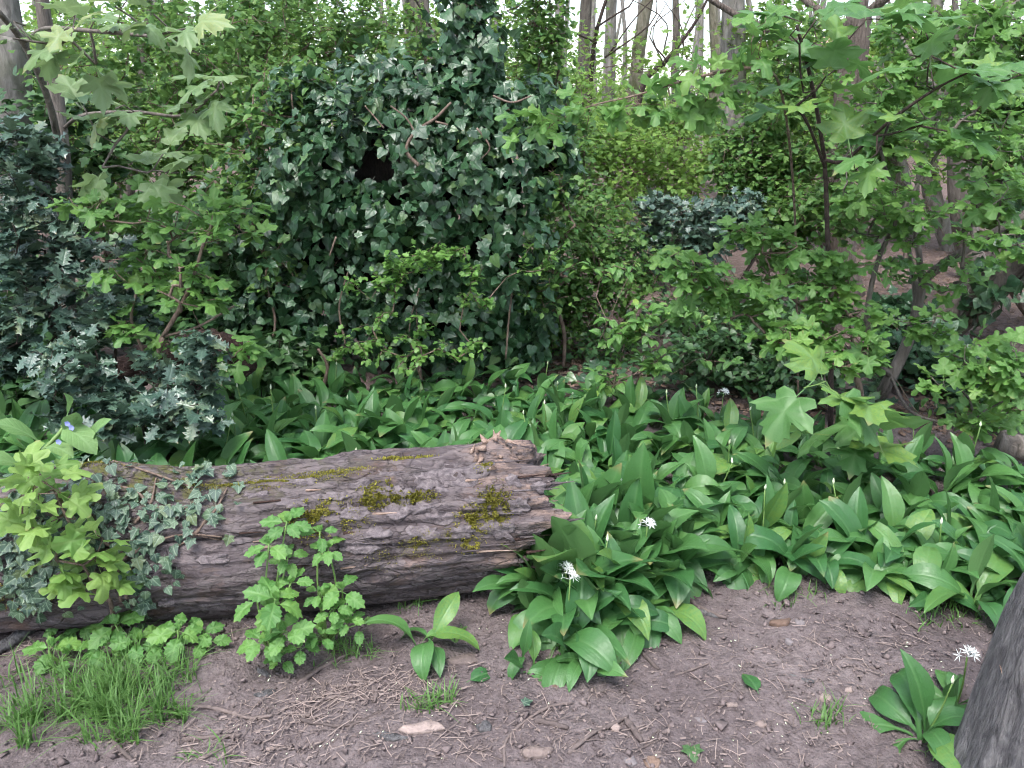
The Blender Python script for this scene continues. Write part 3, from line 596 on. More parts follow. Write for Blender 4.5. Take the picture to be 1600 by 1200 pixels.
carpet = [tuple(G(*p)[:2]) for p in [(-20, 700), (180, 672), (340, 632), (420, 618), (640, 612), (800, 618), (900, 628), (1100, 655), (1240, 695), (1430, 735), (1660, 780), (1680, 900), (1625, 950), (1500, 955), (1420, 935), (1330, 905), (1240, 925), (1150, 895), (1080, 870), (1030, 935), (970, 995), (900, 1020), (850, 1010), (835, 960), (860, 905), (880, 800)]] + [(.0, 2.62), (-1.6, 2.42)]
pts = []
lo, hi = np.min(carpet, 0), np.max(carpet, 0); tries = 0
while tries < 9000:
    tries += 1; p = lo+(hi-lo)*rng.random(2)
    if not in_poly(p, carpet): continue
    u_ = (np.array([p[0], p[1], 0])-LA)@lx; v_ = (np.array([p[0], p[1], 0])-LA)@ly
    if abs(v_) < .26 and u_ < 1.98: continue
    md = (.060 if p[1] < 2.55 and p[0] < .62 else .104)+.035*max(0, p[1]-2.7)
    if any((p[0]-q_[0])**2+(p[1]-q_[1])**2 < md*md for q_ in pts): continue
    pts.append(p)
ORD = ['first', 'second', 'third', 'fourth', 'fifth', 'sixth', 'seventh', 'eighth', 'ninth', 'tenth', 'eleventh', 'twelfth', 'thirteenth', 'fourteenth', 'fifteenth', 'sixteenth', 'seventeenth', 'eighteenth', 'nineteenth', 'twentieth']
def zone(p):
    if p[1] < 2.55 and p[0] < .62: return 0
    if p[0] < .15: return 1
    return 2 if p[1] > 2.9 else 3
def front_row(z):      # plants with nothing of their own zone in front of them
    m = [p for p in pts if zone(p) == z]
    return sorted([p for p in m if not any(abs(q_[0]-p[0]) < .09 and q_[1] < p[1]-.02 for q_ in m)], key=lambda p: -p[0])
own = {}
for k_, p in enumerate(front_row(3)[:20]): own[tuple(p)] = ORD[k_]+' wild garlic from the stump in the front row along the path edge'
for k_, p in enumerate(front_row(0)[:20]): own[tuple(p)] = ORD[k_]+' wild garlic from the bare soil side in the front row of the log-end clump'
for k_, p in enumerate(front_row(1)[:20]): own[tuple(p)] = ORD[k_]+' wild garlic from the snapped end in the row against the back of the log'
for p in pts:
    z_ = float(ground_z(p[0], p[1])[0])
    lb, gr = [('wild garlic plant in the lush clump at the snapped end of the log', 'garlic clump at the log end'), ('wild garlic plant in the dense carpet behind the fallen log', 'garlic carpet behind the log'), ('wild garlic plant in the carpet under the maple bush', 'garlic carpet under the maples'), ('wild garlic plant filling the carpet between log end and stump', 'garlic along the path edge')][zone(p)]
    lb = own.get(tuple(p), lb); edge = p[1] < 2.75 and p[0] > .1; sz = rng.uniform(.23, .30)*(.95 if p[1] > 3.4 else 1.1 if zone(p) == 1 else 1)
    garlic((p[0], p[1], z_-.004), int(rng.integers(8, 12)) if edge else int(rng.integers(6, 10)), sz, lb, gr, (0, -1, rng.uniform(0, .35)) if edge else None, 1 if rng.random() < .13 else (2 if rng.random() < .012 else 0), edge or rng.random() < .45)
b_ = onground(668, 1012); garlic(b_, 7, .19, 'small lone wild garlic plant on bare soil in front of the log', None, None, 0, True)
b_ = onground(900, 985); garlic(b_, 6, .27, 'wild garlic with a white starry flower head beside the snapped log end', None, (0, -1, .1), 2)
b_ = onground(1440, 1160); garlic(b_, 10, .23, 'wild garlic at the foot of the dark stump, its flower bud closed', None, (-1, 0, .3), 1)
b_ = onground(1490, 1115); garlic(b_, 7, .22, 'wild garlic with a white flower touching the dark stump', None, (-.6, .6, .3), 2)
for x_, y_, e_, w_ in [(880, 895, .32, 'half hiding the lower broken wood'), (925, 870, .36, 'tallest, level with the top of the log'), (985, 890, .34, 'on its path side, arching outward'), (835, 945, .26, 'with one upright leaf pressed to the log')]:
    garlic(onground(x_, y_), 12, e_, 'big wild garlic in the log-end clump, '+w_, None, (0, -1, .05), 0, False, True)
for x_, y_, e_ in [(900, 880, .37), (945, 905, .36), (965, 860, .38), (1010, 880, .35), (1035, 905, .32), (905, 930, .33), (960, 940, .33), (1000, 850, .37), (870, 915, .31), (848, 948, .33), (888, 948, .38), (925, 950, .38), (866, 930, .37), (905, 960, .34)]:
    garlic(onground(x_, y_), 10, e_, 'wild garlic plant in the lush clump at the snapped end of the log', 'garlic clump at the log end', (0, -1, .06), 0, False, True)
b_ = onground(820, 1035); garlic(b_, 6, .18, 'low wild garlic with drooping leaves at the clump\'s tip nearest the path', None, (0, -1, .45), 0, True)
b_ = onground(915, 1045); garlic(b_, 5, .17, 'small wild garlic trailing one long leaf onto the path', None, (.2, -1, .5), 0, True)

# ================================================================== IVY MOUND ON AN OLD TRUNK
def ivy_cover(th, blobs, per, size, nparts, mat, gap=.05, name='leaf'):
    pos, nn, dd, ky = [], [], [], []
    cs = [(P(b[0], b[1], b[2]), b) for b in blobs]
    E = [(c, np.array([b[3]*pxs(c), b[5], b[4]*pxs(c)])) for c, b in cs]
    for c, r_ in E:
        n_ = int(per*(r_[0]*r_[2]+r_[0]*r_[1]+r_[1]*r_[2])*4.2)
        d = rdir(n_); d[:, 1] = np.where(d[:, 1] > .3, -d[:, 1], d[:, 1]); rad = rng.uniform(.62, 1.08, n_)+.26*fbm(d*3.2+c, 3, 13)
        rad = np.where(rng.random(n_) < .09, rng.uniform(1.08, 1.42, n_), rad); p = c+d*r_*rad[:, None]; o = nrm(d/r_)
        g_ = fbm(p*4.2, 2, 77) > gap-.42
        for c2, r2 in E:
            if c2 is not c: g_ &= np.linalg.norm((p-c2)/r2, axis=1) > .72
        g_ &= p[:, 2] > .06; p, o, rad = p[g_], o[g_], rad[g_]
        n = nrm(o*.65+np.array([0, -.1, .5])+rng.normal(size=p.shape)*.48); f = np.array([0, 0, -.9])+o*.4+rng.normal(size=p.shape)*.75
        pos.append(p); nn.append(n); dd.append(f-n*np.sum(f*n, 1)[:, None]); ky.append(rad*(1+.5*np.clip(-o[:, 1], 0, 1)))
    pos = np.vstack(pos); leaves(th, T['ivy'], mat, pos, np.vstack(dd), np.vstack(nn), rng.uniform(size[0], size[1], len(pos)), nparts, name, key=np.concatenate(ky)**2)
mb = onground(640, 600)
mound = thing('ivy_mound', 'broad dark mound of glossy ivy smothering an old trunk behind the garlic', 'ivy', (mb[0], 4.7, 0))
IV = [(860, 250, 4.5, 45, 60, .22), (480, 150, 4.6, 60, 40, .22), (830, 170, 4.55, 50, 50, .2), (650, 260, 4.45, 170, 150, .42), (530, 270, 4.5, 120, 95, .4), (770, 320, 4.4, 95, 200, .36), (560, 400, 4.6, 190, 170, .36), (440, 330, 4.75, 75, 90, .3), (700, 480, 4.45, 130, 130, .3), (735, 70, 4.5, 52, 110, .2), (800, 470, 4.5, 60, 120, .25), (440, 500, 4.7, 110, 110, .3), (690, 150, 4.5, 120, 60, .25)]
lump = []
for b_ in IV:       # lumps added inside the mound, darkened to stand in for its deep shade
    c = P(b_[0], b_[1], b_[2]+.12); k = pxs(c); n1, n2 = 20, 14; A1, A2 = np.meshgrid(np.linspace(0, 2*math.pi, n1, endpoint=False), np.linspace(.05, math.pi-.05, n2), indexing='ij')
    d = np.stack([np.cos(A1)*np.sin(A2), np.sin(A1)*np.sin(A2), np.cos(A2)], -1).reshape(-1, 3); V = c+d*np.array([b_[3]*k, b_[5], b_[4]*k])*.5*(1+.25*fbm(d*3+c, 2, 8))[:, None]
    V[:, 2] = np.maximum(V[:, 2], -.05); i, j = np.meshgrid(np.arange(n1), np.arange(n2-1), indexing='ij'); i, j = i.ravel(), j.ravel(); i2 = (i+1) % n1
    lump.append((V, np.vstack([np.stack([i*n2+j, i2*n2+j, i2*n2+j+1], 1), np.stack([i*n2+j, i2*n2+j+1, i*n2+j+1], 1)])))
V, F = join(lump); part('dark_fill_core', V, F, M['core'], mound, kind='stuff')
tp = smooth_path([(mb[0]-.1, 4.75, -.1), (mb[0]-.05, 4.75, .8), P(720, 110, 4.75), P(735, -250, 4.8), P(720, -700, 4.9)], 30); V, F, L = tube(tp, np.linspace(.13, .05, 30), 12, .15); part('trunk', V, F, M['trunk'], mound, L)
ivy_cover(mound, IV, 640, (.034, .078), 300, M['ivy'], -.20)
def vine(pp, r1, r2, mat, parent, name='ivy_stem'):
    V, F, L = tube(smooth_path(pp, 6*len(pp)), np.linspace(r1, r2, 6*len(pp)), 7, .15, int(rng.integers(99))); return part(name, V, F, mat, parent, L)
for pp, Y_, r1 in [([(655, 260), (635, 235), (650, 205), (680, 185), (705, 160)], 3.98, .010), ([(680, 190), (700, 195)], 3.98, .007), ([(650, 210), (635, 185), (610, 165)], 3.98, .006), ([(500, 620), (512, 575), (497, 545)], 3.95, .012), ([(512, 578), (522, 605)], 3.95, .008),
                   ([(525, 370), (520, 385), (515, 400)], 4.05, .006), ([(770, 150), (800, 160), (830, 150)], 4.05, .006), ([(790, 560), (795, 500), (800, 440), (790, 380)], 4.1, .006), ([(600, 200), (570, 165)], 4.05, .005), ([(745, 200), (765, 230), (750, 250)], 4.0, .005), ([(660, 600), (640, 520), (655, 450)], 4.15, .006), ([(420, 560), (430, 500), (415, 430), (440, 380)], 4.3, .008), ([(540, 540), (530, 480), (545, 420)], 4.15, .006)]:
    vine([P(x_, y_, Y_) for x_, y_ in pp], r1, r1*.6, M['twig'], mound)

# ================================================================== SHRUBS AND SAPLINGS
def stemp(*pts): return [P(*p) for p in pts]
def rootp(px, Yw):
    d = ray(px, 600); x = d[0]/d[1]*Yw; return np.array([x, Yw, float(ground_z(x, Yw)[0])-.02])
cat = np.concatenate
# holly at the path's other end
h1 = cat([blob(45, 330, 3.35, 80, 130, 46), blob(110, 430, 3.35, 100, 100, 50), blob(20, 500, 3.25, 70, 90, 34), blob(40, 230, 3.4, 50, 50, 14), blob(170, 500, 3.25, 80, 50, 22)])
shrub('holly_bush', 'tall dark bluish holly bush with spiny glossy leaves at the frame edge', 'holly', [[rootp(95, 3.45), P(90, 520, 3.4), P(85, 380, 3.4)], [rootp(170, 3.4), P(180, 520, 3.35), P(200, 430, 3.4)]], h1, T['holly'], M['holly'], (.062, .094), 8, M['twig_dark'], .0016, parts=300, step=.032, side=.01, flat=.9, droop=.0)
h2 = cat([blob(245, 610, 2.98, 95, 50, 34), blob(318, 560, 2.98, 45, 40, 16), blob(95, 575, 3.0, 75, 50, 24), blob(160, 640, 2.95, 80, 40, 20), blob(290, 640, 2.9, 60, 36, 14)])
shrub('holly_seedling', 'low pale-shining holly shoots just behind the mossy hump of the log', 'holly', [[rootp(215, 3.1), P(225, 660, 3.05), P(235, 620, 3.02)]], h2, T['holly'], M['holly'], (.060, .090), 7, M['twig_dark'], .0015, parts=220, step=.024, side=.01, flat=.9, droop=.0)
# hawthorn sprays hanging before the ivy
hw = cat([blob(640, 410, 3.9, 50, 40, 16), blob(580, 440, 3.9, 45, 25, 9), blob(600, 520, 3.85, 70, 36, 16), blob(730, 450, 3.9, 40, 60, 11), blob(680, 395, 3.9, 60, 20, 9), blob(560, 560, 3.85, 50, 26, 7), blob(720, 540, 3.85, 40, 40, 7), blob(850, 400, 4.1, 40, 40, 10), blob(640, 560, 3.85, 50, 20, 6)])
shrub('hawthorn_sapling', 'fresh light green hawthorn sprays standing out against the dark ivy mound', 'hawthorn', [[rootp(660, 4.1), P(655, 560, 4.1), P(650, 480, 4.05)]], hw, T['haw'], M['haw'], (.026, .040), 15, M['twig'], .0013, parts=300, step=.02, side=.008, cloud=.006)
# field maple sapling with slim forked stems beside the holly
fm = cat([blob(250, 330, 3.2, 70, 40, 10), blob(340, 350, 3.15, 55, 35, 10), blob(270, 410, 3.15, 70, 50, 12), blob(310, 450, 3.1, 40, 40, 7), blob(200, 420, 3.2, 50, 40, 6), blob(190, 330, 3.2, 40, 30, 4), blob(375, 545, 3.0, 25, 18, 4), blob(215, 520, 3.15, 50, 30, 7), blob(350, 330, 3.2, 50, 30, 5), blob(120, 330, 3.1, 40, 30, 5)])
shrub('forked_maple_sapling', 'slim forked maple sapling with pale brown stems between holly and ivy mound', 'maple', [[rootp(245, 3.2), P(243, 592, 3.15), P(254, 526, 3.15)], [P(254, 526, 3.15), P(282, 480, 3.15), P(303, 430, 3.15), P(318, 380, 3.15)], [P(243, 592, 3.15), P(222, 545, 3.17), P(205, 500, 3.18), P(215, 450, 3.2)], [P(254, 526, 3.15), P(310, 510, 3.2), P(366, 478, 3.3)]], fm, T['maple'], M['maple'], (.050, .080), 4, M['twig'], .002, parts=200, step=.045, side=.03, stem_r=[(.008, .006), (.006, .003), (.006, .003), (.006, .004)])
# sycamore sapling, left: trunk, dark twigs, big pale leaves
ls = [[rootp(100, 3.75), P(104, 420, 3.7), P(98, 250, 3.7), P(88, 150, 3.7), P(76, 70, 3.7), P(64, -10, 3.7), P(50, -160, 3.7)], [P(98, 250, 3.7), P(75, 155, 3.5), P(38, 70, 3.3), P(-5, 15, 3.1)], [P(38, 65, 3.3), P(70, 45, 3.1), P(140, 48, 2.95), P(240, 57, 2.8)], [P(100, 200, 3.7), P(130, 180, 3.5), P(210, 175, 3.3), P(290, 180, 3.2), P(340, 140, 3.1)]]
la = np.array([P(*p) for p in [(150, 30, 2.9), (240, 22, 2.7), (290, 45, 2.75), (330, 120, 3.1), (345, 140, 3.05), (150, 100, 3.0), (180, 170, 3.2), (230, 270, 3.2), (160, 262, 3.2), (255, 240, 3.2), (280, 270, 3.15), (110, 30, 3.0), (40, 40, 3.0), (20, 60, 2.9), (180, 10, 2.7), (300, 165, 3.1), (90, 70, 3.0), (130, 165, 3.2)]])
shrub('sycamore_sapling', 'slender pale-barked sycamore sapling with drooping pale leaves above the holly', 'sycamore', ls, la, T['syca'], M['pale'], (.09, .13), 3, M['trunk'], .003, parts=120, step=.06, side=.05, flat=1.3, njit=.25, droop=.2, rmax=.034, stem_r=[(.036, .026), (.016, .010), (.007, .004), (.008, .004)])
# young maple in front of the log
ym = np.array([P(x_, y_, Y_) for x_, y_, Y_ in [(62, 722, 1.93), (80, 745, 1.9), (45, 745, 1.9), (95, 770, 1.9), (60, 780, 1.88), (35, 790, 1.88), (110, 800, 1.9), (80, 815, 1.86), (50, 825, 1.86), (135, 820, 1.9), (150, 835, 1.88), (100, 845, 1.86), (75, 850, 1.86), (120, 870, 1.86), (150, 870, 1.88), (95, 885, 1.84), (140, 900, 1.86), (170, 905, 1.9), (120, 915, 1.86), (155, 880, 1.86), (40, 760, 1.9), (25, 815, 1.9)]])
shrub('young_maple', 'bright yellow-green young maple seedling leaning in front of the ivied log', 'maple', [[onground(178, 985), P(172, 940, 1.9), P(140, 880, 1.92), P(105, 810, 1.92), P(70, 735, 1.95)]], ym, T['maple'], M['maple_y'], (.052, .082), 3, M['twig'], .0018, parts=300, step=.04, side=.03, flat=.8, njit=.45, stem_r=[(.006, .003)])
# field maple bush on the right
rm = cat([blob(1165, 370, 3.25, 40, 30, 8), blob(1195, 385, 3.25, 50, 35, 10), blob(1085, 410, 3.2, 45, 35, 10), blob(1090, 440, 3.2, 35, 30, 5), blob(1130, 470, 3.2, 30, 40, 5), blob(1250, 420, 3.25, 60, 40, 11), blob(1320, 425, 3.25, 50, 35, 10), blob(1290, 445, 3.2, 60, 35, 9), blob(1220, 500, 3.2, 70, 40, 9), blob(1245, 525, 3.1, 60, 28, 11), blob(1310, 540, 3.1, 55, 35, 11), blob(1350, 560, 3.1, 35, 30, 6), blob(1180, 440, 3.2, 50, 30, 7), blob(1330, 490, 3.2, 40, 30, 6)])
shrub('field_maple_bush', 'light green field maple bush over the garlic with layered lobed leaves', 'maple', [[rootp(1345, 3.3), P(1345, 620, 3.3), P(1320, 560, 3.3), P(1270, 495, 3.3), P(1200, 430, 3.3), P(1160, 370, 3.3)], [P(1345, 620, 3.3), P(1330, 520, 3.3), P(1315, 450, 3.3)]], rm, T['maple'], M['maple'], (.052, .078), 5, M['twig'], .002, parts=300, step=.045, side=.03, stem_r=[(.010, .004), (.008, .004)])
# big sycamore seedling leaves above the garlic
sc_ = np.array([P(*p) for p in [(1255, 606, 2.72), (1310, 615, 2.62), (1355, 622, 2.68), (1290, 596, 2.85), (1300, 680, 2.85), (1255, 672, 2.85), (1340, 690, 2.85), (1370, 670, 2.8)]])
shrub('sycamore_seedling', 'low sycamore seedling with very broad flat leaves hanging over the garlic', 'sycamore', [[rootp(1345, 2.95), P(1330, 690, 2.92), P(1320, 630, 2.85)]], sc_, T['syca'], M['syca'], (.15, .22), 2, M['gstem'], .002, parts=60, step=.05, side=.04, flat=2., njit=.2, droop=.15)
# thin dark sapling with large leaves, top right
ts = [[rootp(1310, 3.55), P(1298, 480, 3.5), P(1293, 380, 3.45), P(1288, 250, 3.35), P(1268, 130, 3.25), P(1245, 40, 3.15)], [P(1288, 250, 3.35), P(1320, 250, 3.3), P(1390, 190, 3.1), P(1460, 140, 3.0), P(1520, 110, 2.95)], [P(1288, 260, 3.35), P(1265, 200, 3.2), P(1245, 165, 3.1)]]
ta = np.array([P(*p) for p in [(1235, 55, 3.0), (1275, 30, 3.0), (1225, 25, 3.0), (1250, 110, 3.1), (1245, 165, 3.0), (1290, 120, 3.05), (1310, 80, 3.1), (1450, 105, 2.9), (1500, 110, 2.85), (1560, 130, 2.9), (1430, 190, 2.9), (1480, 205, 2.9), (1390, 210, 2.95), (1370, 240, 2.95), (1330, 235, 3.0), (1580, 110, 2.85), (1380, 30, 3.1), (1440, 30, 3.2)]])
big = shrub('dark_stemmed_sapling', 'thin dark-stemmed sycamore sapling carrying large horizontal leaves beside the ridged trunk', 'sycamore', ts[:3], ta, T['syca'], M['syca'], (.105, .165), 3, M['twig_dark'], .0028, parts=100, step=.05, side=.05, flat=1.6, njit=.25, droop=.1, stem_r=[(.013, .006), (.008, .003), (.006, .003)])
tb_ = cat([blob(1080, 110, 2.95, 35, 25, 6), blob(1115, 125, 2.95, 35, 30, 7), blob(1000, 160, 3.0, 45, 22, 7), blob(930, 155, 3.0, 30, 20, 4), blob(870, 185, 3.0, 35, 20, 6), blob(815, 200, 3.0, 20, 15, 3), blob(1180, 60, 2.9, 35, 40, 5), blob(1080, 150, 3.0, 40, 20, 5)])
shrub('arching_maple_branch', 'long thin maple sapling arching across the bright gap with hanging fresh leaves', 'maple', [[rootp(1255, 3.8), P(1245, 480, 3.8), P(1240, 300, 3.6), P(1222, 150, 3.2), P(1190, 108, 2.95), P(1100, 118, 2.95), P(990, 150, 3.0), P(925, 165, 3.0), P(868, 190, 3.0)]], tb_, T['maple'], M['maple'], (.055, .080), 3, M['twig'], .0010, parts=160, step=.05, side=.04, flat=.8, droop=.5, stem_r=[(.006, .002)])
# many-stemmed small tree on the right
ms_ = [[rootp(1372, 4.0), P(1392, 588, 3.9), P(1424, 520, 3.9), P(1440, 440, 3.9)], [P(1440, 440, 3.9), P(1480, 408, 3.85), P(1530, 378, 3.8), P(1600, 335, 3.75), P(1700, 260, 3.7)], [P(1440, 440, 3.9), P(1436, 400, 3.9), P(1430, 340, 3.95), P(1440, 250, 4.0), P(1480, 140, 4.0), P(1500, 20, 4.0)], [P(1432, 480, 3.9), P(1425, 420, 3.95), P(1410, 340, 4.0), P(1380, 250, 4.0), P(1360, 150, 4.0)], [P(1392, 588, 3.9), P(1370, 560, 3.8), P(1355, 500, 3.75), P(1368, 420, 3.7), P(1398, 350, 3.7), P(1440, 280, 3.7), P(1490, 200, 3.7)], [P(1392, 588, 3.9), P(1420, 640, 3.6), P(1470, 660, 3.4), P(1540, 668, 3.3), P(1640, 665, 3.2)]]
mt = cat([blob(1400, 300, 3.6, 90, 60, 22), blob(1500, 160, 3.7, 110, 90, 34), blob(1560, 250, 3.5, 70, 80, 24), blob(1450, 340, 3.6, 80, 40, 12), blob(1550, 300, 3.0, 50, 30, 9), blob(1350, 320, 3.7, 50, 60, 10), blob(1570, 380, 3.4, 60, 40, 10), blob(1480, 430, 3.7, 60, 40, 8), blob(1440, 500, 3.5, 50, 30, 7), blob(1540, 555, 3.1, 60, 26, 11), blob(1500, 580, 3.1, 60, 30, 8), blob(1580, 590, 3.0, 50, 40, 8), blob(1380, 100, 3.8, 80, 60, 16), blob(1470, 40, 3.8, 110, 50, 22), blob(1560, 60, 3.6, 60, 60, 14), blob(1400, 400, 3.7, 50, 40, 7), blob(1530, 640, 3.1, 60, 24, 8), blob(1340, 180, 3.8, 60, 60, 10)])
shrub('many_stemmed_maple', 'many-stemmed small maple with a thick slanting limb beside the brown slope', 'maple', ms_, mt, T['maple'], M['maple'], (.048, .074), 5, M['trunk'], .0018, parts=300, step=.04, side=.03, rmax=.03, stem_r=[(.032, .028), (.024, .016), (.016, .008), (.013, .006), (.016, .007), (.008, .004)])
# dogwood with oval leaves in the middle
dg = cat([blob(970, 515, 3.75, 40, 35, 11), blob(1025, 500, 3.75, 45, 35, 9), blob(1005, 545, 3.7, 50, 35, 14), blob(1060, 470, 3.8, 40, 30, 5), blob(950, 600, 3.7, 35, 25, 6), blob(1120, 530, 3.8, 50, 40, 5), blob(960, 420, 3.9, 50, 40, 6)])
shrub('dogwood_shrub', 'low open shrub of fresh oval leaves at the back of the garlic', 'dogwood', [[rootp(985, 3.95), P(990, 610, 3.9), P(1010, 560, 3.85)], [P(990, 610, 3.9), P(1040, 590, 3.85), P(1090, 560, 3.85)]], dg, T['ova'], M['dog'], (.045, .068), 6, M['twig'], .0014, parts=260, step=.03, side=.012)
# darker and farther shrubs
def bgshrub(name, label, root, blobs, mat, size, k, bark='twig', tm='ovalo', parts=0, stems=None, cloud=.05, grp=None, r0=.0022):
    att = cat([blob(*b) for b in blobs]); att = att[att[:, 2] > .1]
    rt = rootp(*root); top = att.mean(0)*np.array([1, 1, .55])+rt*np.array([0, 0, .45])
    st = stems or [[rt, rt*.6+top*.4+rng.normal(size=3)*.06, top], [rt+[.15, .05, 0], rt*.5+top*.5+np.array([.3, 0, .1]), top+np.array([.5, .1, .2])], [rt-[.12, -.05, 0], rt*.5+top*.5-np.array([.35, 0, 0]), top-np.array([.55, 0, -.15])]]
    return shrub(name, label, 'shrub', st, att, T[tm], M[mat], size, k, M[bark], r0, parts=parts, seg=.2, jit=.04, step=.05, side=.02, cloud=cloud, flat=.8, sides=4, rmax=.03, group=grp)
bgshrub('hazel_shrub', 'leafy mid-green shrub filling the gap between holly and ivy mound', (230, 5.6), [(200, 150, 5.5, 170, 110, 90), (330, 230, 5.4, 120, 100, 90), (180, 300, 5.3, 120, 90, 60), (380, 110, 5.6, 120, 90, 60), (250, 50, 5.6, 150, 80, 60)], 'bg', (.040, .066), 15, tm='haw', parts=200)
bgshrub('spindle_shrub', 'fresh green twigs overlapping the holly side of the ivy mound', (390, 4.5), [(390, 240, 4.35, 70, 80, 34), (350, 330, 4.3, 70, 60, 22), (460, 150, 4.5, 80, 50, 22), (420, 420, 4.3, 50, 60, 14)], 'bg', (.040, .062), 11, tm='ova', parts=200, cloud=.03)
bgshrub('spindle_shrub', 'fresh green twigs overlapping the far side of the ivy mound', (880, 4.5), [(870, 330, 4.3, 40, 80, 24), (850, 430, 4.25, 50, 60, 22), (880, 230, 4.5, 40, 60, 16)], 'bg', (.034, .055), 12, tm='ova', parts=160, cloud=.03)
bgshrub('hazel_shrub', 'taller bright shrub crown above the ivy mound, speckled with sky', (500, 7.0), [(480, 60, 6.8, 170, 110, 190), (380, 30, 7.2, 160, 80, 110), (600, 100, 6.8, 110, 80, 80), (330, 170, 6.6, 140, 90, 90)], 'bg', (.040, .064), 18, tm='haw', parts=150)
bgshrub('hawthorn_bush', 'upright dense hawthorn beside the ivy column, reaching the frame top', (850, 6.0), [(845, 90, 5.8, 45, 110, 60), (830, 10, 5.8, 40, 70, 30), (880, 210, 5.8, 60, 70, 45), (905, 290, 5.6, 60, 60, 40)], 'bg', (.035, .058), 17, tm='haw', parts=150)
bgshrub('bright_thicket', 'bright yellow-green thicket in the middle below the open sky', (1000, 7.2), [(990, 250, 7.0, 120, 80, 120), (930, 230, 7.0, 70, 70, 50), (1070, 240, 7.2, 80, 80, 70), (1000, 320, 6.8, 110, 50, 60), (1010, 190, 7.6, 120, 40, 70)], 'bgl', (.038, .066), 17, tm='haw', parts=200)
bgshrub('privet_shrub', 'shadowed small-leaved shrub tucked against the ivy mound\'s far flank', (900, 4.9), [(900, 420, 4.8, 75, 80, 100), (850, 480, 4.8, 50, 70, 50), (930, 350, 5.0, 60, 50, 50), (980, 430, 4.9, 60, 60, 40), (890, 530, 4.8, 90, 40, 45)], 'bg', (.032, .052), 17, tm='haw', parts=120)
bgshrub('dark_holly', 'small blue-black holly bush beneath the bright thicket', (1080, 5.6), [(1085, 345, 5.4, 90, 40, 90), (1020, 330, 5.5, 40, 30, 22), (1150, 340, 5.5, 50, 50, 40), (1060, 400, 5.3, 80, 40, 40)], 'holly', (.055, .075), 13, tm='holly', bark='twig_dark', parts=120, cloud=.02)
bgshrub('elder_shrub', 'green leafy shrub round the foot of the thick pale trunk', (1190, 6.2), [(1190, 290, 6.0, 80, 90, 110), (1160, 220, 6.2, 50, 60, 40), (1240, 340, 5.6, 70, 60, 70), (1230, 210, 6.0, 70, 70, 60), (1240, 100, 6.2, 70, 80, 60), (1340, 290, 5.2, 70, 90, 50), (1400, 200, 5.2, 60, 70, 30)], 'bg', (.045, .07), 16, tm='haw', parts=150)
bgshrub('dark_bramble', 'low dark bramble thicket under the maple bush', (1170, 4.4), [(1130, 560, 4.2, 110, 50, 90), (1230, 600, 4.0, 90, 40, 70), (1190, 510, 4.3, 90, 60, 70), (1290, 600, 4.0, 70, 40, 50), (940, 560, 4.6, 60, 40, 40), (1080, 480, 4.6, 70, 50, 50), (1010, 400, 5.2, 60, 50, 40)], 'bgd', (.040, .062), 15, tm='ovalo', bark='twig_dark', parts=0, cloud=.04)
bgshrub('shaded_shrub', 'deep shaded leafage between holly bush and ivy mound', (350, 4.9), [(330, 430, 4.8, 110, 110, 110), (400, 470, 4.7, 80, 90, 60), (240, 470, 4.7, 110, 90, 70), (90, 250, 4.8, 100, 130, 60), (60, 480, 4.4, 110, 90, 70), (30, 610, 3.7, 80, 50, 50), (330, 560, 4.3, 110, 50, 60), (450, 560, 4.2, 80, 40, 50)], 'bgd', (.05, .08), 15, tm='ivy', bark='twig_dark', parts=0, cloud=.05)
bgshrub('roadside_elm', 'green shrub at the far edge behind the slanting limb', (1590, 5.6), [(1580, 180, 5.4, 100, 110, 110), (1600, 300, 5.2, 90, 80, 70), (1520, 70, 5.8, 90, 80, 60), (1640, 60, 5.4, 80, 120, 60)], 'bg', (.05, .078), 14, tm='haw', parts=100)
bgshrub('ivied_bank', 'dark ivy-leaved tangle around the foot of the many-stemmed maple', (1430, 4.6), [(1450, 560, 4.3, 90, 50, 90), (1530, 600, 4.0, 90, 40, 80), (1400, 500, 4.8, 60, 40, 50), (1590, 640, 3.9, 60, 40, 40), (1390, 640, 3.9, 60, 30, 40)], 'ivy', (.05, .075), 10, tm='ivy', bark='twig_dark', parts=150, cloud=.03)
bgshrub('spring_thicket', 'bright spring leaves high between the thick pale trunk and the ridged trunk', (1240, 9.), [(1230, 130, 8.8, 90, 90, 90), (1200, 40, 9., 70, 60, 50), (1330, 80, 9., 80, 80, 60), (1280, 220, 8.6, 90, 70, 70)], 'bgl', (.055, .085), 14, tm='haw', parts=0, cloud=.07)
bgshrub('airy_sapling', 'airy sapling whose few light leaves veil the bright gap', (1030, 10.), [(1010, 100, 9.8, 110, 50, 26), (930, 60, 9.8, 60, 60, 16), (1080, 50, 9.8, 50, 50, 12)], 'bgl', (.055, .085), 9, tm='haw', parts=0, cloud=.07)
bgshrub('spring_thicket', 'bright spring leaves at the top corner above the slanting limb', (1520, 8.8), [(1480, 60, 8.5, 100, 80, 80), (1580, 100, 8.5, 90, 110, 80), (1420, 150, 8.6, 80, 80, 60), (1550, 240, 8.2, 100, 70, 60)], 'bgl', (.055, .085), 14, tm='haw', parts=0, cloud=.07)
bgshrub('spring_thicket', 'pale spring leaves behind the ivy column and hawthorn', (760, 9.5), [(800, 60, 9.2, 80, 90, 80), (860, 160, 9., 70, 70, 60), (600, 50, 9.2, 110, 60, 80), (920, 160, 9., 80, 50, 50)], 'bgl', (.05, .08), 14, tm='haw', parts=0, cloud=.07)
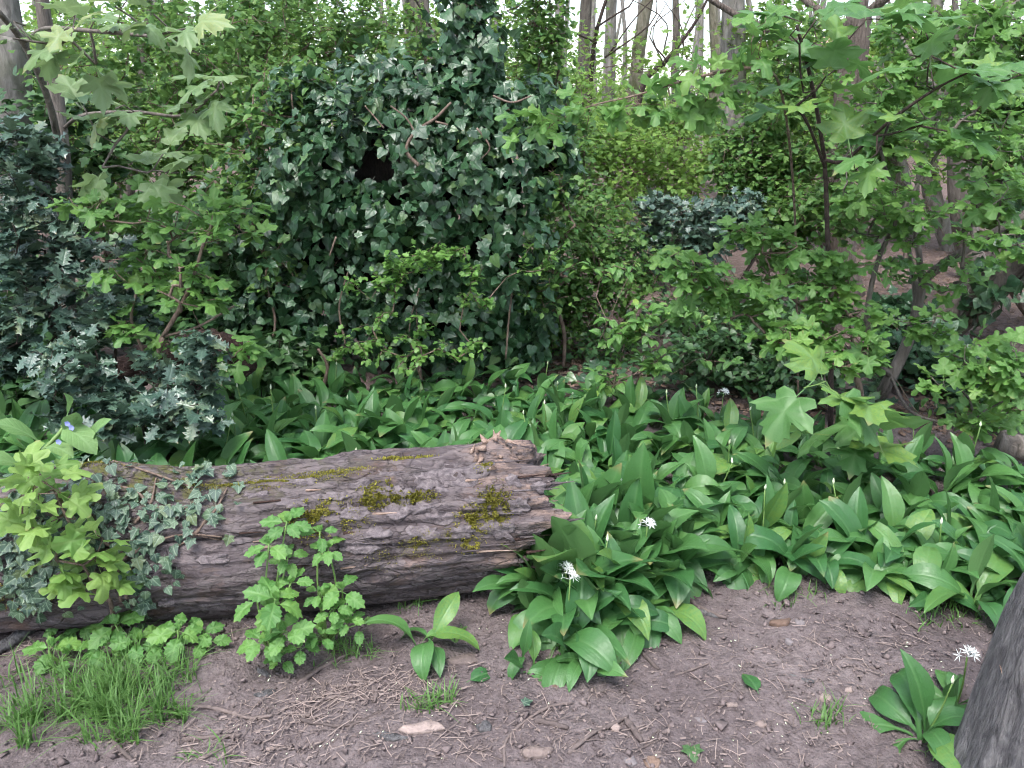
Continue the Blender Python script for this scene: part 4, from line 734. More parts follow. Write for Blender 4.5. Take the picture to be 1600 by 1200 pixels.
bgshrub('spring_thicket', 'pale spring leaves high behind the hazel and sycamore sapling', (250, 9.), [(150, 60, 8.6, 140, 70, 90), (330, 70, 8.8, 130, 70, 90), (60, 160, 8.4, 100, 90, 60), (450, 40, 9., 110, 50, 60), (260, 190, 8.2, 120, 60, 60)], 'bgl', (.05, .08), 14, tm='haw', parts=0, cloud=.07)
bgshrub('far_thicket', 'hazy green thicket on the skyline beyond the thin trunks', (950, 14.), [(870, 170, 14., 130, 60, 90), (1040, 170, 15., 110, 45, 90), (700, 130, 13., 150, 70, 90), (1250, 150, 14., 120, 60, 80)], 'bgl', (.09, .14), 14, tm='haw', cloud=.15, r0=.004)
bgshrub('far_thicket', 'far green thicket behind the sycamore sapling and hazel', (200, 12.), [(60, 120, 11., 140, 100, 110), (250, 110, 12., 160, 90, 110), (450, 120, 12., 140, 80, 90), (100, 260, 9., 140, 90, 90)], 'bgl', (.08, .13), 15, tm='haw', cloud=.14, r0=.004)
bgshrub('far_thicket', 'far green thicket at the edge behind the brown slope', (1560, 12.), [(1480, 130, 12., 120, 80, 90), (1600, 150, 12., 120, 100, 90), (1400, 120, 13., 90, 70, 60)], 'bgl', (.08, .12), 14, tm='haw', cloud=.14, r0=.004)
bgshrub('low_weeds', 'low green weeds beyond the garlic near the short grey log', (1540, 3.7), [(1500, 655, 3.6, 70, 30, 36), (1570, 650, 3.5, 70, 34, 40), (1440, 665, 3.6, 50, 24, 20), (1600, 590, 3.7, 50, 40, 20)], 'bg', (.040, .065), 10, tm='ova', parts=160, cloud=.03)
bgshrub('edge_bush', 'green bush standing just past the edge beside the ivied leaning trunk', (1850, 4.6), [(1850, 450, 4.5, 140, 140, 90), (1800, 250, 4.7, 120, 130, 70), (1950, 350, 4.6, 120, 150, 60), (1760, 600, 4.1, 80, 60, 30)], 'bg', (.045, .075), 13, tm='haw', cloud=.05)
bgshrub('edge_bush', 'green bush standing just past the edge beyond the holly', (-230, 4.2), [(-200, 420, 4.1, 140, 150, 90), (-260, 250, 4.3, 130, 130, 60), (-330, 480, 4.1, 120, 130, 60), (-140, 600, 3.6, 90, 70, 40)], 'bg', (.045, .075), 13, tm='haw', cloud=.05)
# ivy-clad leaning trunk at the right edge
lt = thing('ivied_leaning_trunk', 'leaning trunk wrapped in dark ivy at the far edge above the brown slope', 'tree', rootp(1440, 5.4))
tp = smooth_path([rootp(1440, 5.4), P(1500, 490, 5.2), P(1570, 420, 5.0), P(1660, 300, 4.8), P(1760, 120, 4.7)], 24); V, F, L = tube(tp, np.linspace(.13, .09, 24), 12, .15, 3); part('trunk', V, F, M['trunk'], lt, L)
ivy_cover(lt, [(1545, 430, 5.0, 45, 40, .18), (1590, 400, 4.9, 50, 60, .2), (1500, 480, 5.1, 40, 30, .15), (1640, 320, 4.8, 60, 60, .2)], 260, (.06, .09), 120, M['ivy'])
# ground ivy under the bushes
n_ = 5200; gx = rng.uniform(-4.5, 5.0, n_); gy = 3.7+rng.random(n_)**1.4*5.5; gp = np.stack([gx, gy, ground_z(gx, gy)+rng.uniform(.02, .14, n_)], 1)
kp = (fbm(gp*1.1, 2, 55) > .02) & ~((gx > 1.7) & (gy > 4.6)); gp = gp[kp]; n_ = len(gp)
R = frames(rdir(n_)*[1, 1, .3], nrm(np.array([0, -.15, 1])+rng.normal(size=(n_, 3))*.35)); V, F, L = scatter(T['ivylo'], rng.integers(0, 4, n_), gp, R, rng.uniform(.045, .085, n_), rng.random(n_))
g_ = obj('ground_ivy', mesh('ground_ivy', V, F, M['ivy'], L)); tag(g_, 'patchy dark ivy leaves creeping over the shaded woodland floor', 'ivy', kind='stuff')

# ================================================================== TREES
def tree(label, px, Yb, wpx, path, mat, limbs=3, crown=260, name='tree', lean_ivy=None, crown_mat='bgl'):
    rt = rootp(px, Yb); t = thing(name, label, 'tree', rt); k = pxs(rt)
    pp = [rt-[0, 0, .05]] + [P(x_, y_, Y_) for x_, y_, Y_ in path]; top = pp[-1]; dv = nrm(pp[-1]-pp[-2])
    hgt = rng.uniform(6.5, 9.); pp.append(top+nrm(dv+[0, 0, .8])*max(1.5, hgt-top[2])); r1 = wpx*k/2
    sp = smooth_path(pp, 46); rr = r1*np.interp(np.linspace(0, 1, 46), [0, .06, .2, .6, 1], [1.5, 1.12, 1., .8, .22]); V, F, L = tube(sp, rr, 16, .07, int(px)); part('trunk', V, F, M[mat], t, L)
    tips = []
    for i_ in range(limbs):
        f = rng.uniform(.40, .85); b0 = sp[int(f*45)]; az = rng.uniform(0, 6.28); d = np.array([math.cos(az), math.sin(az)*.6, rng.uniform(.35, 1.1)]); L_ = rng.uniform(1.2, 2.6)
        q = smooth_path([b0, b0+nrm(d)*L_*.5+rng.normal(size=3)*.1, b0+nrm(d+[0, 0, .3])*L_+rng.normal(size=3)*.15], 12); V, F, L = tube(q, np.linspace(min(r1*.3, .05), .006, 12), 7, .1, i_); part('limb', V, F, M[mat], t, L); tips += [q[-1], q[8], q[5]]
    tips = np.array(tips+[sp[-1], sp[-4], sp[-8]]); c = tips[rng.integers(0, len(tips), crown)]+rng.normal(size=(crown, 3))*[.75, .75, .5]
    m = c[:, 2] > (3.2 if Yb > 8 else 2.6); c = c[m]; n_ = len(c)
    tw = []
    for a_ in c[::9]:
        b0 = tips[np.argmin(np.linalg.norm(tips-a_, axis=1))]; tw.append(tube(np.array([b0, (a_+b0)/2+rng.normal(size=3)*.08, a_]), [.009, .006, .003], 3, cap=False))
    V, F, L = join(tw); part('twigs', V, F, M[mat], t, L, kind='stuff')
    R = frames(rdir(n_), nrm(np.array([0, 0, .8])+rng.normal(size=(n_, 3))*.5)); V, F, L = scatter(T['haw'], rng.integers(0, 2, n_), c, R, rng.uniform(.07, .12, n_), rng.random(n_)); part('crown', V, F, M[crown_mat], t, L, kind='stuff')
    return t
tree('stout pale trunk half cut off by the frame edge above the holly', 12, 5.2, 62, [(12, 200, 5.2), (10, 60, 5.2), (-5, -60, 5.2)], 'trunk_grey', 1, 300)
tree('grey straight trunk rising behind the ivy column', 650, 9.5, 40, [(655, 150, 9.5), (652, 0, 9.5), (648, -100, 9.5)], 'trunk')
tree('very slim bare stem close beside the ivy column', 676, 7.5, 11, [(676, 150, 7.5), (675, 50, 7.5), (662, -20, 7.5)], 'trunk', 1, 200)
tree('thin grey stem leading the row of trunks after the hawthorn', 873, 12., 15, [(873, 150, 12.), (875, 0, 12.), (877, -80, 12.)], 'trunk_grey')
tree('slim trunk with a curving fork in the bright gap', 908, 13., 20, [(908, 200, 13.), (912, 100, 13.), (916, 0, 13.), (925, -80, 13.)], 'trunk', 2)
tree('pale slim trunk standing upright in the bright gap', 950, 11.5, 19, [(950, 200, 11.5), (953, 80, 11.5), (956, -20, 11.5), (958, -100, 11.5)], 'trunk_grey', 2)
tree('mossy trunk tilting across the bright gap', 985, 12., 22, [(988, 200, 12.), (994, 120, 12.), (1002, 50, 12.), (1014, -10, 12.), (1030, -90, 12.)], 'trunk_green', 2)
tree('slender dark trunk just before the thick pale one', 1058, 14., 13, [(1056, 150, 14.), (1057, 50, 14.), (1056, -60, 14.)], 'trunk', 2)
tree('narrow brown trunk touching the thick pale one', 1118, 12.5, 18, [(1119, 200, 12.5), (1118, 80, 12.5), (1113, -60, 12.5)], 'trunk_green', 3)
tree('thick pale straight trunk, its foot wrapped in leaves', 1150, 9.0, 40, [(1150, 230, 9.), (1146, 100, 9.), (1146, 0, 9.), (1148, -100, 9.)], 'trunk_grey', 3)
tree('ridged reddish trunk beside the thin dark sapling', 1298, 6.6, 46, [(1304, 330, 6.6), (1318, 220, 6.6), (1330, 120, 6.6), (1343, 20, 6.6), (1352, -80, 6.6)], 'trunk_red', 3)
tree('grey trunk curving away above the pinkish roof', 1385, 9.5, 32, [(1388, 200, 9.5), (1390, 110, 9.5), (1408, 50, 9.5), (1432, -20, 9.5), (1450, -90, 9.5)], 'trunk_grey', 3)
tree('brown trunk behind the many-stemmed maple', 1500, 7.2, 34, [(1503, 330, 7.2), (1500, 200, 7.2), (1510, 60, 7.2), (1520, -60, 7.2)], 'trunk', 3)
tree('pale narrow trunk between ridged trunk and slanting limb', 1455, 8.6, 26, [(1456, 300, 8.6), (1450, 150, 8.6), (1462, 0, 8.6), (1470, -80, 8.6)], 'trunk_grey', 3)
tree('dim trunk among far leaves above the hazel', 410, 9., 20, [(410, 150, 9.), (408, 50, 9.), (400, -60, 9.)], 'trunk', 3)
tree('slim stem among leaves above the holly bush', 215, 8.5, 18, [(215, 200, 8.5), (225, 60, 8.5), (230, -60, 8.5)], 'trunk', 3)
for lb, pp in [('dark slanting bare branch springing from the thin trunks', [(918, 180, 10.), (930, 60, 10.), (960, -40, 10.)]), ('bare limb slanting up toward the thick pale trunk', [(1000, 150, 11.), (1040, 95, 11.), (1080, 45, 11.), (1115, -20, 11.)])]:
    b0 = rootp(pp[0][0]-30, pp[0][2]); t = thing('leaning_sapling', lb, 'sapling', b0); V, F, L = tube(smooth_path([b0, P(*pp[0])]+[P(*q) for q in pp[1:]], 26), np.linspace(.045, .014, 26), 8, .1, 5); part('stem', V, F, M['twig_dark'], t, L)
    for i_ in range(4): q0 = P(*pp[1])+rng.normal(size=3)*.1; V, F, L = tube(smooth_path([q0, q0+[rng.normal()*.4, 0, .4], q0+[rng.normal()*.7, .1, .8]], 8), np.linspace(.012, .004, 8), 5); part('twig', V, F, M['twig_dark'], t, L)
# far wood: a mass of trunks and leaves that nobody could count
fw = []
for i_ in range(70):
    x_ = rng.uniform(-22, 22); y_ = rng.uniform(20, 34); h_ = rng.uniform(5, 9); fw.append(tube(smooth_path([(x_, y_, -.1), (x_+rng.normal()*.2, y_, h_*.5), (x_+rng.normal()*.6, y_, h_)], 8), np.linspace(rng.uniform(.07, .2), .03, 8), 6, cap=False))
V, F, L = join(fw); dw = thing('distant_wood', 'distant belt of trunks and spring leaves closing the view', 'wood', (0, 25, 0)); dw['kind'] = 'stuff'; part('trunks', V, F, M['trunk_grey'], dw, L, kind='stuff')
n_ = 26000; cx = rng.uniform(-24, 24, n_); cy_ = rng.uniform(18, 34, n_); cz = rng.random(n_)**1.3*2.5+np.where(rng.random(n_) < .28, rng.uniform(.5, 4, n_), 0)*(np.abs(cx-3) > 3.6)
c = np.stack([cx, cy_, cz], 1); c = c[fbm(c*.8, 2, 33) > -.2]; n_ = len(c); R = frames(rdir(n_), nrm(np.array([0, -.2, .8])+rng.normal(size=(n_, 3))*.5))
V, F, L = scatter(T['ovalo'], rng.integers(0, 2, n_), c, R, rng.uniform(.14, .26, n_), rng.random(n_)); part('foliage', V, F, M['bgl'], dw, L, kind='stuff')
# house glimpsed through the leaves
hb = np.array([18.6, 41., 0]); hs_ = thing('house', 'pinkish tiled house roof glimpsed between far trunks', 'house', hb)
def boxm(c, s): V = np.array([[x_, y_, z_] for x_ in (-.5, .5) for y_ in (-.5, .5) for z_ in (0, 1)])*s+c; return V, np.array([[0, 1, 3], [0, 3, 2], [4, 6, 7], [4, 7, 5], [0, 4, 5], [0, 5, 1], [2, 3, 7], [2, 7, 6], [1, 5, 7], [1, 7, 3], [0, 2, 6], [0, 6, 4]])
V, F = boxm(hb, [7, 6, 2.7]); part('wall', V, F, M['wall'], hs_, smooth=False)
V = hb+np.array([[-3.9, -3.4, 2.65], [3.9, -3.4, 2.65], [3.9, 3.4, 2.65], [-3.9, 3.4, 2.65], [-3.9, 0, 4.7], [3.9, 0, 4.7]]); part('roof', V, np.array([[0, 1, 5], [0, 5, 4], [2, 3, 4], [2, 4, 5], [0, 4, 3], [1, 2, 5], [0, 2, 1], [0, 3, 2]]), M['roof'], hs_, smooth=False)
V, F = boxm(hb+[1.8, .2, 4.2], [.6, .6, 1.2]); part('chimney', V, F, M['roof'], hs_, smooth=False)
for dx in (-2, 2): V, F = boxm(hb+[dx, -3.0, 1.0], [1.2, .08, 1.1]); part('window', V, F, M['glass'], hs_, smooth=False)
V, F = boxm(hb+[0, -3.0, 0], [.95, .08, 2.0]); part('door', V, F, M['twig_dark'], hs_, smooth=False)

# ================================================================== NEAR PLANTS, IVY ON THE LOG
ivl = thing('log_ivy', 'small-leaved ivy with bare woody stems creeping over the near end of the log', 'ivy', (LA[0]+.3, LA[1]-.25, 0))
for pp in [[(180, 745), (230, 752), (300, 760)], [(300, 838), (335, 800), (352, 760)], [(335, 800), (320, 815), (300, 840), (270, 860)], [(210, 820), (235, 790), (245, 755)], [(190, 940), (185, 890), (215, 860), (280, 838), (345, 842)], [(185, 800), (205, 830), (230, 850)], [(130, 735), (200, 735), (300, 748)], [(290, 835), (340, 848)], [(200, 935), (190, 915), (150, 910)], [(20, 780), (60, 760), (120, 750), (180, 760)], [(0, 800), (40, 790), (90, 775)], [(265, 822), (285, 800), (300, 790)], [(10, 820), (40, 800), (70, 770)], [(230, 790), (215, 775), (190, 770)], [(160, 850), (200, 870), (225, 850)]]:
    q = []
    for x_, y_ in pp: u_, t_ = on_log(x_, y_); q.append(logP(u_, t_, .006)[0])
    vine(q, .0045, .0025, M['twig'], ivl, 'stem')
pos, nn = [], []
for x_, y_, sx, sy, n_ in [(215, 830, 50, 45, 60), (60, 860, 60, 70, 150), (30, 800, 40, 50, 60), (240, 890, 35, 30, 22), (150, 780, 60, 40, 40), (290, 800, 45, 40, 26), (260, 770, 60, 20, 20), (40, 930, 50, 25, 50), (230, 935, 30, 25, 20), (330, 790, 30, 30, 8), (320, 740, 80, 8, 18), (110, 820, 50, 60, 40)]:
    for _ in range(n_):
        a_, b_ = x_+rng.normal()*sx*.6, y_+rng.normal()*sy*.6; u_, t_ = on_log(a_, b_)
        pos.append(logP(u_, t_, rng.uniform(.008, .035))[0]); nn.append(nrm(logN(u_, np.float64(t_))+np.array([0, -.2, .3])+rng.normal(size=3)*.4))
pos, nn = np.array(pos), np.array(nn); dv = np.array([0, -.2, -1.])+rng.normal(size=pos.shape)*.6
leaves(ivl, T['ivy'], M['ivydark'], pos, dv-nn*np.sum(dv*nn, 1)[:, None], nn, rng.uniform(.019, .038, len(pos)), 300)
def herb_plant(label, base, whorls, size, mat='herb', tm='herb', name='toothed_herb', cat_='herb', group=None):
    t = thing(name, label, cat_, base, group); pos, d, n, s = [], [], [], []
    stems = []
    for x_, y_, Y_, k_, rs in whorls:
        c = P(x_, y_, Y_); q = smooth_path([base, base*.5+c*.5+np.array([rng.normal()*.01, rng.normal()*.01, .015]), c], 10); V, F, L = tube(q, np.linspace(.004, .0022, 10), 6); part('stem', V, F, M['gstem'], t, L)
        a0 = rng.uniform(0, 6.28); tilt = nrm(np.array([rng.normal()*.15, -.35, 1.]))
        for j_ in range(k_):
            az = a0+j_*2*math.pi/k_+rng.normal()*.2; ring = j_ % 2; e = np.array([math.cos(az), math.sin(az), .12-.25*ring]); e = nrm(e-tilt*(e@tilt)*.8)
            pos.append(c+e*.012-np.array([0, 0, .01*ring])); d.append(e); n.append(nrm(tilt+rng.normal(size=3)*.18+e*-.1)); s.append(size*rs*rng.uniform(.8, 1.15))
        for j_ in range(3): e = nrm(np.array([rng.normal()*.4, rng.normal()*.4, 1.])); pos.append(c); d.append(e); n.append(nrm(np.array([0, -1., .3])+rng.normal(size=3)*.4)); s.append(size*rs*.45)
    leaves(t, T[tm], M[mat], np.array(pos), np.array(d), np.array(n), np.array(s), 200); return t
herb_plant('tall toothed-leaved herb growing up in front of the log, its taller shoot', onground(425, 1045), [(448, 815, 1.98, 6, 1.), (420, 850, 1.93, 6, 1.), (450, 870, 1.95, 5, .8), (430, 935, 1.84, 7, 1.3), (445, 985, 1.82, 6, 1.1), (410, 1000, 1.82, 6, 1.0), (470, 1010, 1.84, 5, .8), (455, 910, 1.9, 5, .8), (400, 930, 1.9, 3, 1.1), (440, 1025, 1.85, 5, .7)], .060)
herb_plant('shorter toothed-leaved herb shoot against the log beside the taller one', onground(512, 1010), [(512, 855, 1.98, 6, 1.05), (500, 830, 2.0, 4, .8), (535, 920, 1.93, 4, 1.2), (500, 925, 1.92, 5, .8), (545, 965, 1.9, 6, .9), (520, 950, 1.9, 5, 1.), (500, 990, 1.86, 5, .8), (560, 975, 1.93, 3, .8)], .053)
for lb, bx, by, wh in [('low toothed-leaved herb with paired leaflets at the end of the row under the log', 312, 1010, [(312, 985, 1.92, 4, 1.1), (325, 1000, 1.9, 3, .8)]), ('toothed-leaved herb with a bright tuft under the log behind the grass', 275, 1020, [(278, 985, 1.88, 6, 1.1), (255, 1005, 1.86, 4, 1.)]), ('broad-leaved herb in the middle of the row under the log', 195, 1020, [(180, 975, 1.9, 5, 1.2), (215, 1000, 1.86, 5, 1.0), (165, 1010, 1.85, 4, 1.1)]), ('dark broad-leaved herb pressed against the log foot', 130, 990, [(130, 975, 1.98, 5, 1.), (100, 975, 1.98, 4, .9)]), ('herb with lobed pale leaves beside the grass tuft', 95, 1035, [(80, 1010, 1.85, 4, 1.2), (105, 1020, 1.83, 3, 1.)])]:
    herb_plant(lb, onground(bx, by), wh, .060)
herb_plant('small dark rounded weed beside the lone garlic plant', onground(712, 1005), [(705, 1000, 2.0, 5, .7), (728, 985, 2.02, 5, .7), (690, 1010, 1.96, 4, .5)], .045)
# bristly alkanet with blue flowers, far left
ab = rootp(20, 2.55); al = thing('bristly_alkanet', 'bristly alkanet with big rough leaves and small blue flowers behind the log end', 'alkanet', ab)
V, F, L = tube(smooth_path([ab, P(25, 750, 2.5), P(60, 712, 2.5), P(90, 680, 2.55), P(105, 660, 2.6)], 16), np.linspace(.010, .006, 16), 8); part('stem', V, F, M['gstem'], al, L)
ap = [((60, 690), (-1, -.2, .1), .16), ((70, 700), (1, -.5, .1), .15), ((95, 665), (.9, -.5, -.3), .19), ((40, 730), (-1, -.5, .1), .20), ((30, 745), (-.7, -.8, .2), .17), ((100, 655), (-.2, -.3, .9), .12), ((50, 720), (.4, -.9, .0), .16), ((140, 700), (.9, .2, .4), .16), ((120, 690), (.5, -.6, .5), .15)]
leaves(al, T['alk'], M['alk'], [P(a_[0][0], a_[0][1], 2.5) for a_ in ap], [np.array(a_[1], float) for a_ in ap], [nrm(np.array([0, -.25, 1])+rng.normal(size=3)*.15) for a_ in ap], [a_[2] for a_ in ap], 40)
for x_, y_ in [(92, 690), (106, 662), (112, 668)]:
    c = P(x_, y_, 2.46); out = []
    for j_ in range(5):
        an = j_*1.2566; e = np.array([math.cos(an), -.25, math.sin(an)])*.011; s2 = np.array([-math.sin(an), 0, math.cos(an)])*.006; out.append((np.array([c, c+e*.6+s2, c+e, c+e*.6-s2]), np.array([[0, 1, 2], [0, 2, 3]])))
    V, F = join(out); part('flower', V, F, M['blue'], al, smooth=False)

# ================================================================== STUMP AT THE CORNER, OTHER LOGS
sb = np.array([1.185, 1.36, 0]); stp = thing('weathered_stump', 'dark grey weathered stump leaning into the corner with cracks and a branch scar', 'stump', sb)
n1, n2 = 96, 90; an = np.linspace(0, 2*math.pi, n1, endpoint=False); hh = np.linspace(-.06, 1, n2); A1, H1 = np.meshgrid(an, hh, indexing='ij'); HT = .76
prof = np.interp(H1, [-.06, .0, .12, .5, .75, .88, .95, .985, 1.], [.178, .174, .166, .158, .148, .130, .100, .06, .004]); q = np.stack([np.cos(A1).ravel()*3.2, np.sin(A1).ravel()*3.2, H1.ravel()*1.6], 1)
rr = prof*(1+.15*fbm(q*.45, 2, 14).reshape(n1, n2)+.06*fbm(q*[2.2, 2.2, .7], 3, 15).reshape(n1, n2)-.10*np.clip(1-np.abs(vnoise(q*[1.3, 1.3, .35], 18)).reshape(n1, n2)*11, 0, 1))
V = np.stack([sb[0]+rr*np.cos(A1)+.05*H1, sb[1]+rr*np.sin(A1)+.02*H1, H1*HT+.012*vnoise(q, 8).reshape(n1, n2)+np.clip(H1-.6, 0, 1)*(.10*np.cos(A1)+.07*vnoise(q*.8, 9).reshape(n1, n2))], -1).reshape(-1, 3)
i, j = np.meshgrid(np.arange(n1), np.arange(n2-1), indexing='ij'); i, j = i.ravel(), j.ravel(); i2 = (i+1) % n1; F = np.vstack([np.stack([i*n2+j, i2*n2+j, i2*n2+j+1], 1), np.stack([i*n2+j, i2*n2+j+1, i*n2+j+1], 1)])
part('wood', V, F, M['post'], stp)
def on_stump(px, py):
    d = ray(px, py); o = CAMP[:2]-np.array([sb[0]+.03, sb[1]+.01]); a_, b_, c_ = d[:2]@d[:2], 2*o@d[:2], o@o-.166**2; D = b_*b_-4*a_*c_
    return CAMP+d*((-b_-math.sqrt(max(D, 0)))/(2*a_))
for pp, r_, m_ in [([(1552, 1005), (1560, 1030), (1568, 1055)], .0022, 'pale_wood'), ([(1526, 1082), (1536, 1115), (1550, 1150)], .0022, 'pale_wood')]:
    V, F, L = tube(smooth_path([on_stump(*q_) for q_ in pp], 14), r_, 6, .3, 2); part('crack' if m_ == 'core' else 'sliver', V, F, M[m_], stp, L)
rl = thing('rotting_log', 'reddish rotting log half hidden behind the low holly shoots', 'log', rootp(290, 3.75))
V, F, L = tube(smooth_path([P(190, 590, 3.9), P(260, 555, 3.75), P(330, 548, 3.7), P(400, 570, 3.8)], 40), np.interp(np.linspace(0, 1, 40), [0, .05, .9, 1], [.04, .075, .085, .03]), 30, .5, 8); part('wood', V, F, M['rot'], rl, L)
r2 = thing('sawn_log', 'short grey-topped log lying beyond the garlic at the far edge', 'log', rootp(1600, 3.2)); V, F, L = tube(smooth_path([P(1558, 690, 3.2), P(1600, 703, 3.15), P(1680, 725, 3.05)], 24), .055, 20, .16, 4); part('wood', V, F, M['trunk'], r2, L)
gl = thing('grey_branch', 'grey broken branch lying on the soil at the ivied log foot', 'branch', onground(30, 1000)); V, F, L = tube(smooth_path([onground(-30, 1025, .02), onground(20, 1000, .02), onground(60, 968, .025)], 18), np.linspace(.016, .019, 18), 12, .2, 6); part('wood', V, F, M['post'], gl, L)

# ================================================================== GRASS AND LITTER
def grass(name, label, spots, hmin, hmax, mat):
    b, hh_ = [], []
    for x_, y_, sx, sy, n_ in spots:
        for _ in range(n_): p = G(x_+rng.normal()*sx*.55, y_+rng.normal()*sy*.55); b.append([p[0], p[1], float(0)])
    b = np.array(b); b[:, 2] = ground_z(b[:, 0], b[:, 1])-.004; N = len(b); az = rng.uniform(0, 6.28, N); h = rng.uniform(hmin, hmax, N); bend = rng.gamma(2.2, .42, N).clip(.1, 1.9); w = rng.uniform(.0009, .0027, N)
    o = np.stack([np.cos(az), np.sin(az), 0*az], 1); s_ = np.stack([-np.sin(az), np.cos(az), 0*az], 1); V, L = [], []; tint = rng.random(N)
    for f in (0, .35, .7, 1.):
        c_ = b+o*(h*bend*f*f*.8)[:, None]+np.array([0, 0, 1.])*(h*(f-.32*bend*f*f))[:, None]; ww = (w*(1-f**2)+.0002)[:, None]; V += [c_-s_*ww, c_+s_*ww]; L += [np.stack([0*h-.3, 0*h+f, tint], 1), np.stack([0*h+.3, 0*h+f, tint], 1)]
    V = np.stack(V, 1).reshape(-1, 3); L = np.stack(L, 1).reshape(-1, 3); o_ = np.arange(N)*8; F = []
    for k_ in range(3): q_ = o_+2*k_; F += [np.stack([q_, q_+1, q_+3], 1), np.stack([q_, q_+3, q_+2], 1)]
    g_ = obj(name, mesh(name, V, np.vstack(F), mat, L)); tag(g_, label, 'grass', kind='stuff')
gs = []
for _ in range(46):
    x_, y_ = rng.normal(165, 85), rng.normal(1095, 36)
    if 0 < x_ < 335 and 1035 < y_ < 1195: gs.append((x_, y_, 13, 7, int(rng.integers(14, 44))))
grass('grass', 'fresh green grass tuft on the soil in front of the log', gs+[(165, 1080, 80, 28, 150), (285, 1060, 26, 18, 70), (60, 1110, 50, 40, 60), (20, 1080, 40, 40, 40)], .025, .135, M['grass'])
grass('sparse_grass', 'thin scattered grass blades dotted over the bare soil', [(660, 1100, 25, 12, 60), (690, 1090, 20, 10, 40), (520, 1000, 40, 20, 90), (560, 1010, 30, 15, 50), (1300, 1110, 25, 15, 30), (1290, 1125, 25, 15, 25), (1540, 1190, 25, 20, 60), (1470, 1175, 25, 15, 30), (640, 950, 20, 10, 25), (1240, 930, 40, 15, 40), (900, 1030, 60, 20, 60), (330, 1180, 40, 20, 20), (1480, 960, 60, 20, 90)], .02, .07, M['grass'])
def litter(name, label, spots, lmin, lmax, wid, mat, cat_='litter'):
    p = np.concatenate([[G(x_+rng.normal()*sx*.6, y_+rng.normal()*sy*.6)[:2] for _ in range(n_)] for x_, y_, sx, sy, n_ in spots]); p = p[(p[:, 1] > 1.2) & (p[:, 1] < 9)]; N = len(p)
    z = ground_z(p[:, 0], p[:, 1])+rng.uniform(.003, .010, N); az = rng.uniform(0, 6.28, N); L_ = rng.uniform(lmin, lmax, N)*rng.uniform(.5, 1, N); w = wid*rng.uniform(.6, 1.6, N); c = np.column_stack([p, z])
    o = np.stack([np.cos(az), np.sin(az), rng.normal(size=N)*.12], 1); s_ = np.stack([-np.sin(az), np.cos(az), 0*az], 1); cv = rng.normal(size=N)*.18; V = []
    for f in (-.5, 0, .5):
        m_ = c+o*(L_*f)[:, None]+s_*(cv*L_*(.25-f*f))[:, None]; V += [m_-s_*w[:, None], m_+np.array([0, 0, 1.])*(w*1.2)[:, None], m_+s_*w[:, None]]
    V = np.stack(V, 1).reshape(-1, 3); o_ = np.arange(N)*9; F = []
    for k_ in (0, 3):
        for a_ in (0, 1): q_ = o_+k_+a_; F += [np.stack([q_, q_+1, q_+4], 1), np.stack([q_, q_+4, q_+3], 1)]
    L = np.zeros((N*9, 3)); L[:, 2] = np.repeat(rng.random(N), 9); g_ = obj(name, mesh(name, V, np.vstack(F), mat, L, False)); tag(g_, label, cat_, kind='stuff')
litter('dry_litter', 'dry straw-like stems and fine twigs strewn over the trodden soil', [(560, 1080, 100, 28, 240), (450, 1110, 80, 30, 120), (640, 1060, 80, 30, 110), (800, 1110, 260, 70, 90), (1100, 1010, 200, 60, 80), (1200, 1090, 300, 80, 100), (300, 1160, 110, 30, 90), (1000, 1160, 400, 50, 190), (1350, 1010, 200, 40, 100), (50, 1020, 60, 30, 70), (330, 1000, 60, 40, 40), (500, 1170, 300, 30, 110)], .008, .085, .0010, M['straw'])
litter('bark_crumbs', 'small flat flakes of bark and wood trodden into the soil', [(560, 1080, 200, 50, 240), (900, 1120, 300, 70, 260), (1200, 1050, 300, 90, 300), (350, 1140, 160, 50, 140), (700, 1170, 400, 30, 150), (1400, 1060, 150, 80, 110)], .003, .020, .0021, M['flake'])
litter('leaf_litter', 'brown crumbled leaf litter on the shaded floor under the bushes', [(880, 580, 120, 20, 500), (1500, 480, 160, 60, 900), (1200, 640, 300, 30, 500), (1480, 640, 120, 40, 400), (1400, 420, 160, 40, 500)], .02, .06, .007, M['deadleaf'])
N = 5200; cx = rng.uniform(-1.6, 1.7, N); cy_ = rng.uniform(1.25, 2.75, N); s = rng.gamma(2., .0016, N)+.0012; base = np.array([[1, 0, 0], [-1, 0, 0], [0, 1, 0], [0, -1, 0], [0, 0, .8], [0, 0, -.5]]); c = np.stack([cx, cy_, ground_z(cx, cy_)+s*.35+.002], 1)
V = (c[:, None]+base[None]*(s[:, None, None]*rng.uniform(.5, 1.4, (N, 6, 3)))+rng.normal(size=(N, 6, 3))*(s*.3)[:, None, None]).reshape(-1, 3); o_ = np.arange(N)*6; F = np.vstack([np.stack([o_+a_, o_+b_, o_+c_], 1) for a_, b_, c_ in [(0, 2, 4), (2, 1, 4), (1, 3, 4), (3, 0, 4), (2, 0, 5), (1, 2, 5), (3, 1, 5), (0, 3, 5)]])
L = np.zeros((N*6, 3)); L[:, 2] = np.repeat(rng.random(N), 6); g_ = obj('soil_crumbs', mesh('soil_crumbs', V, F, M['crumb'], L, False)); tag(g_, 'small crumbs and grit scattered on the bare soil', 'soil', kind='stuff')
N = 110; pp_ = np.array([G(rng.uniform(350, 1500), rng.uniform(960, 1195))[:2] for _ in range(N)]); s = rng.uniform(.0015, .0045, N); c = np.column_stack([pp_, ground_z(pp_[:, 0], pp_[:, 1])+.006]); an = rng.uniform(0, 6.28, N); e = np.stack([np.cos(an), np.sin(an), rng.normal(size=N)*.3], 1)*s[:, None]; f_ = np.stack([-np.sin(an), np.cos(an), 0*an], 1)*(s*.5)[:, None]
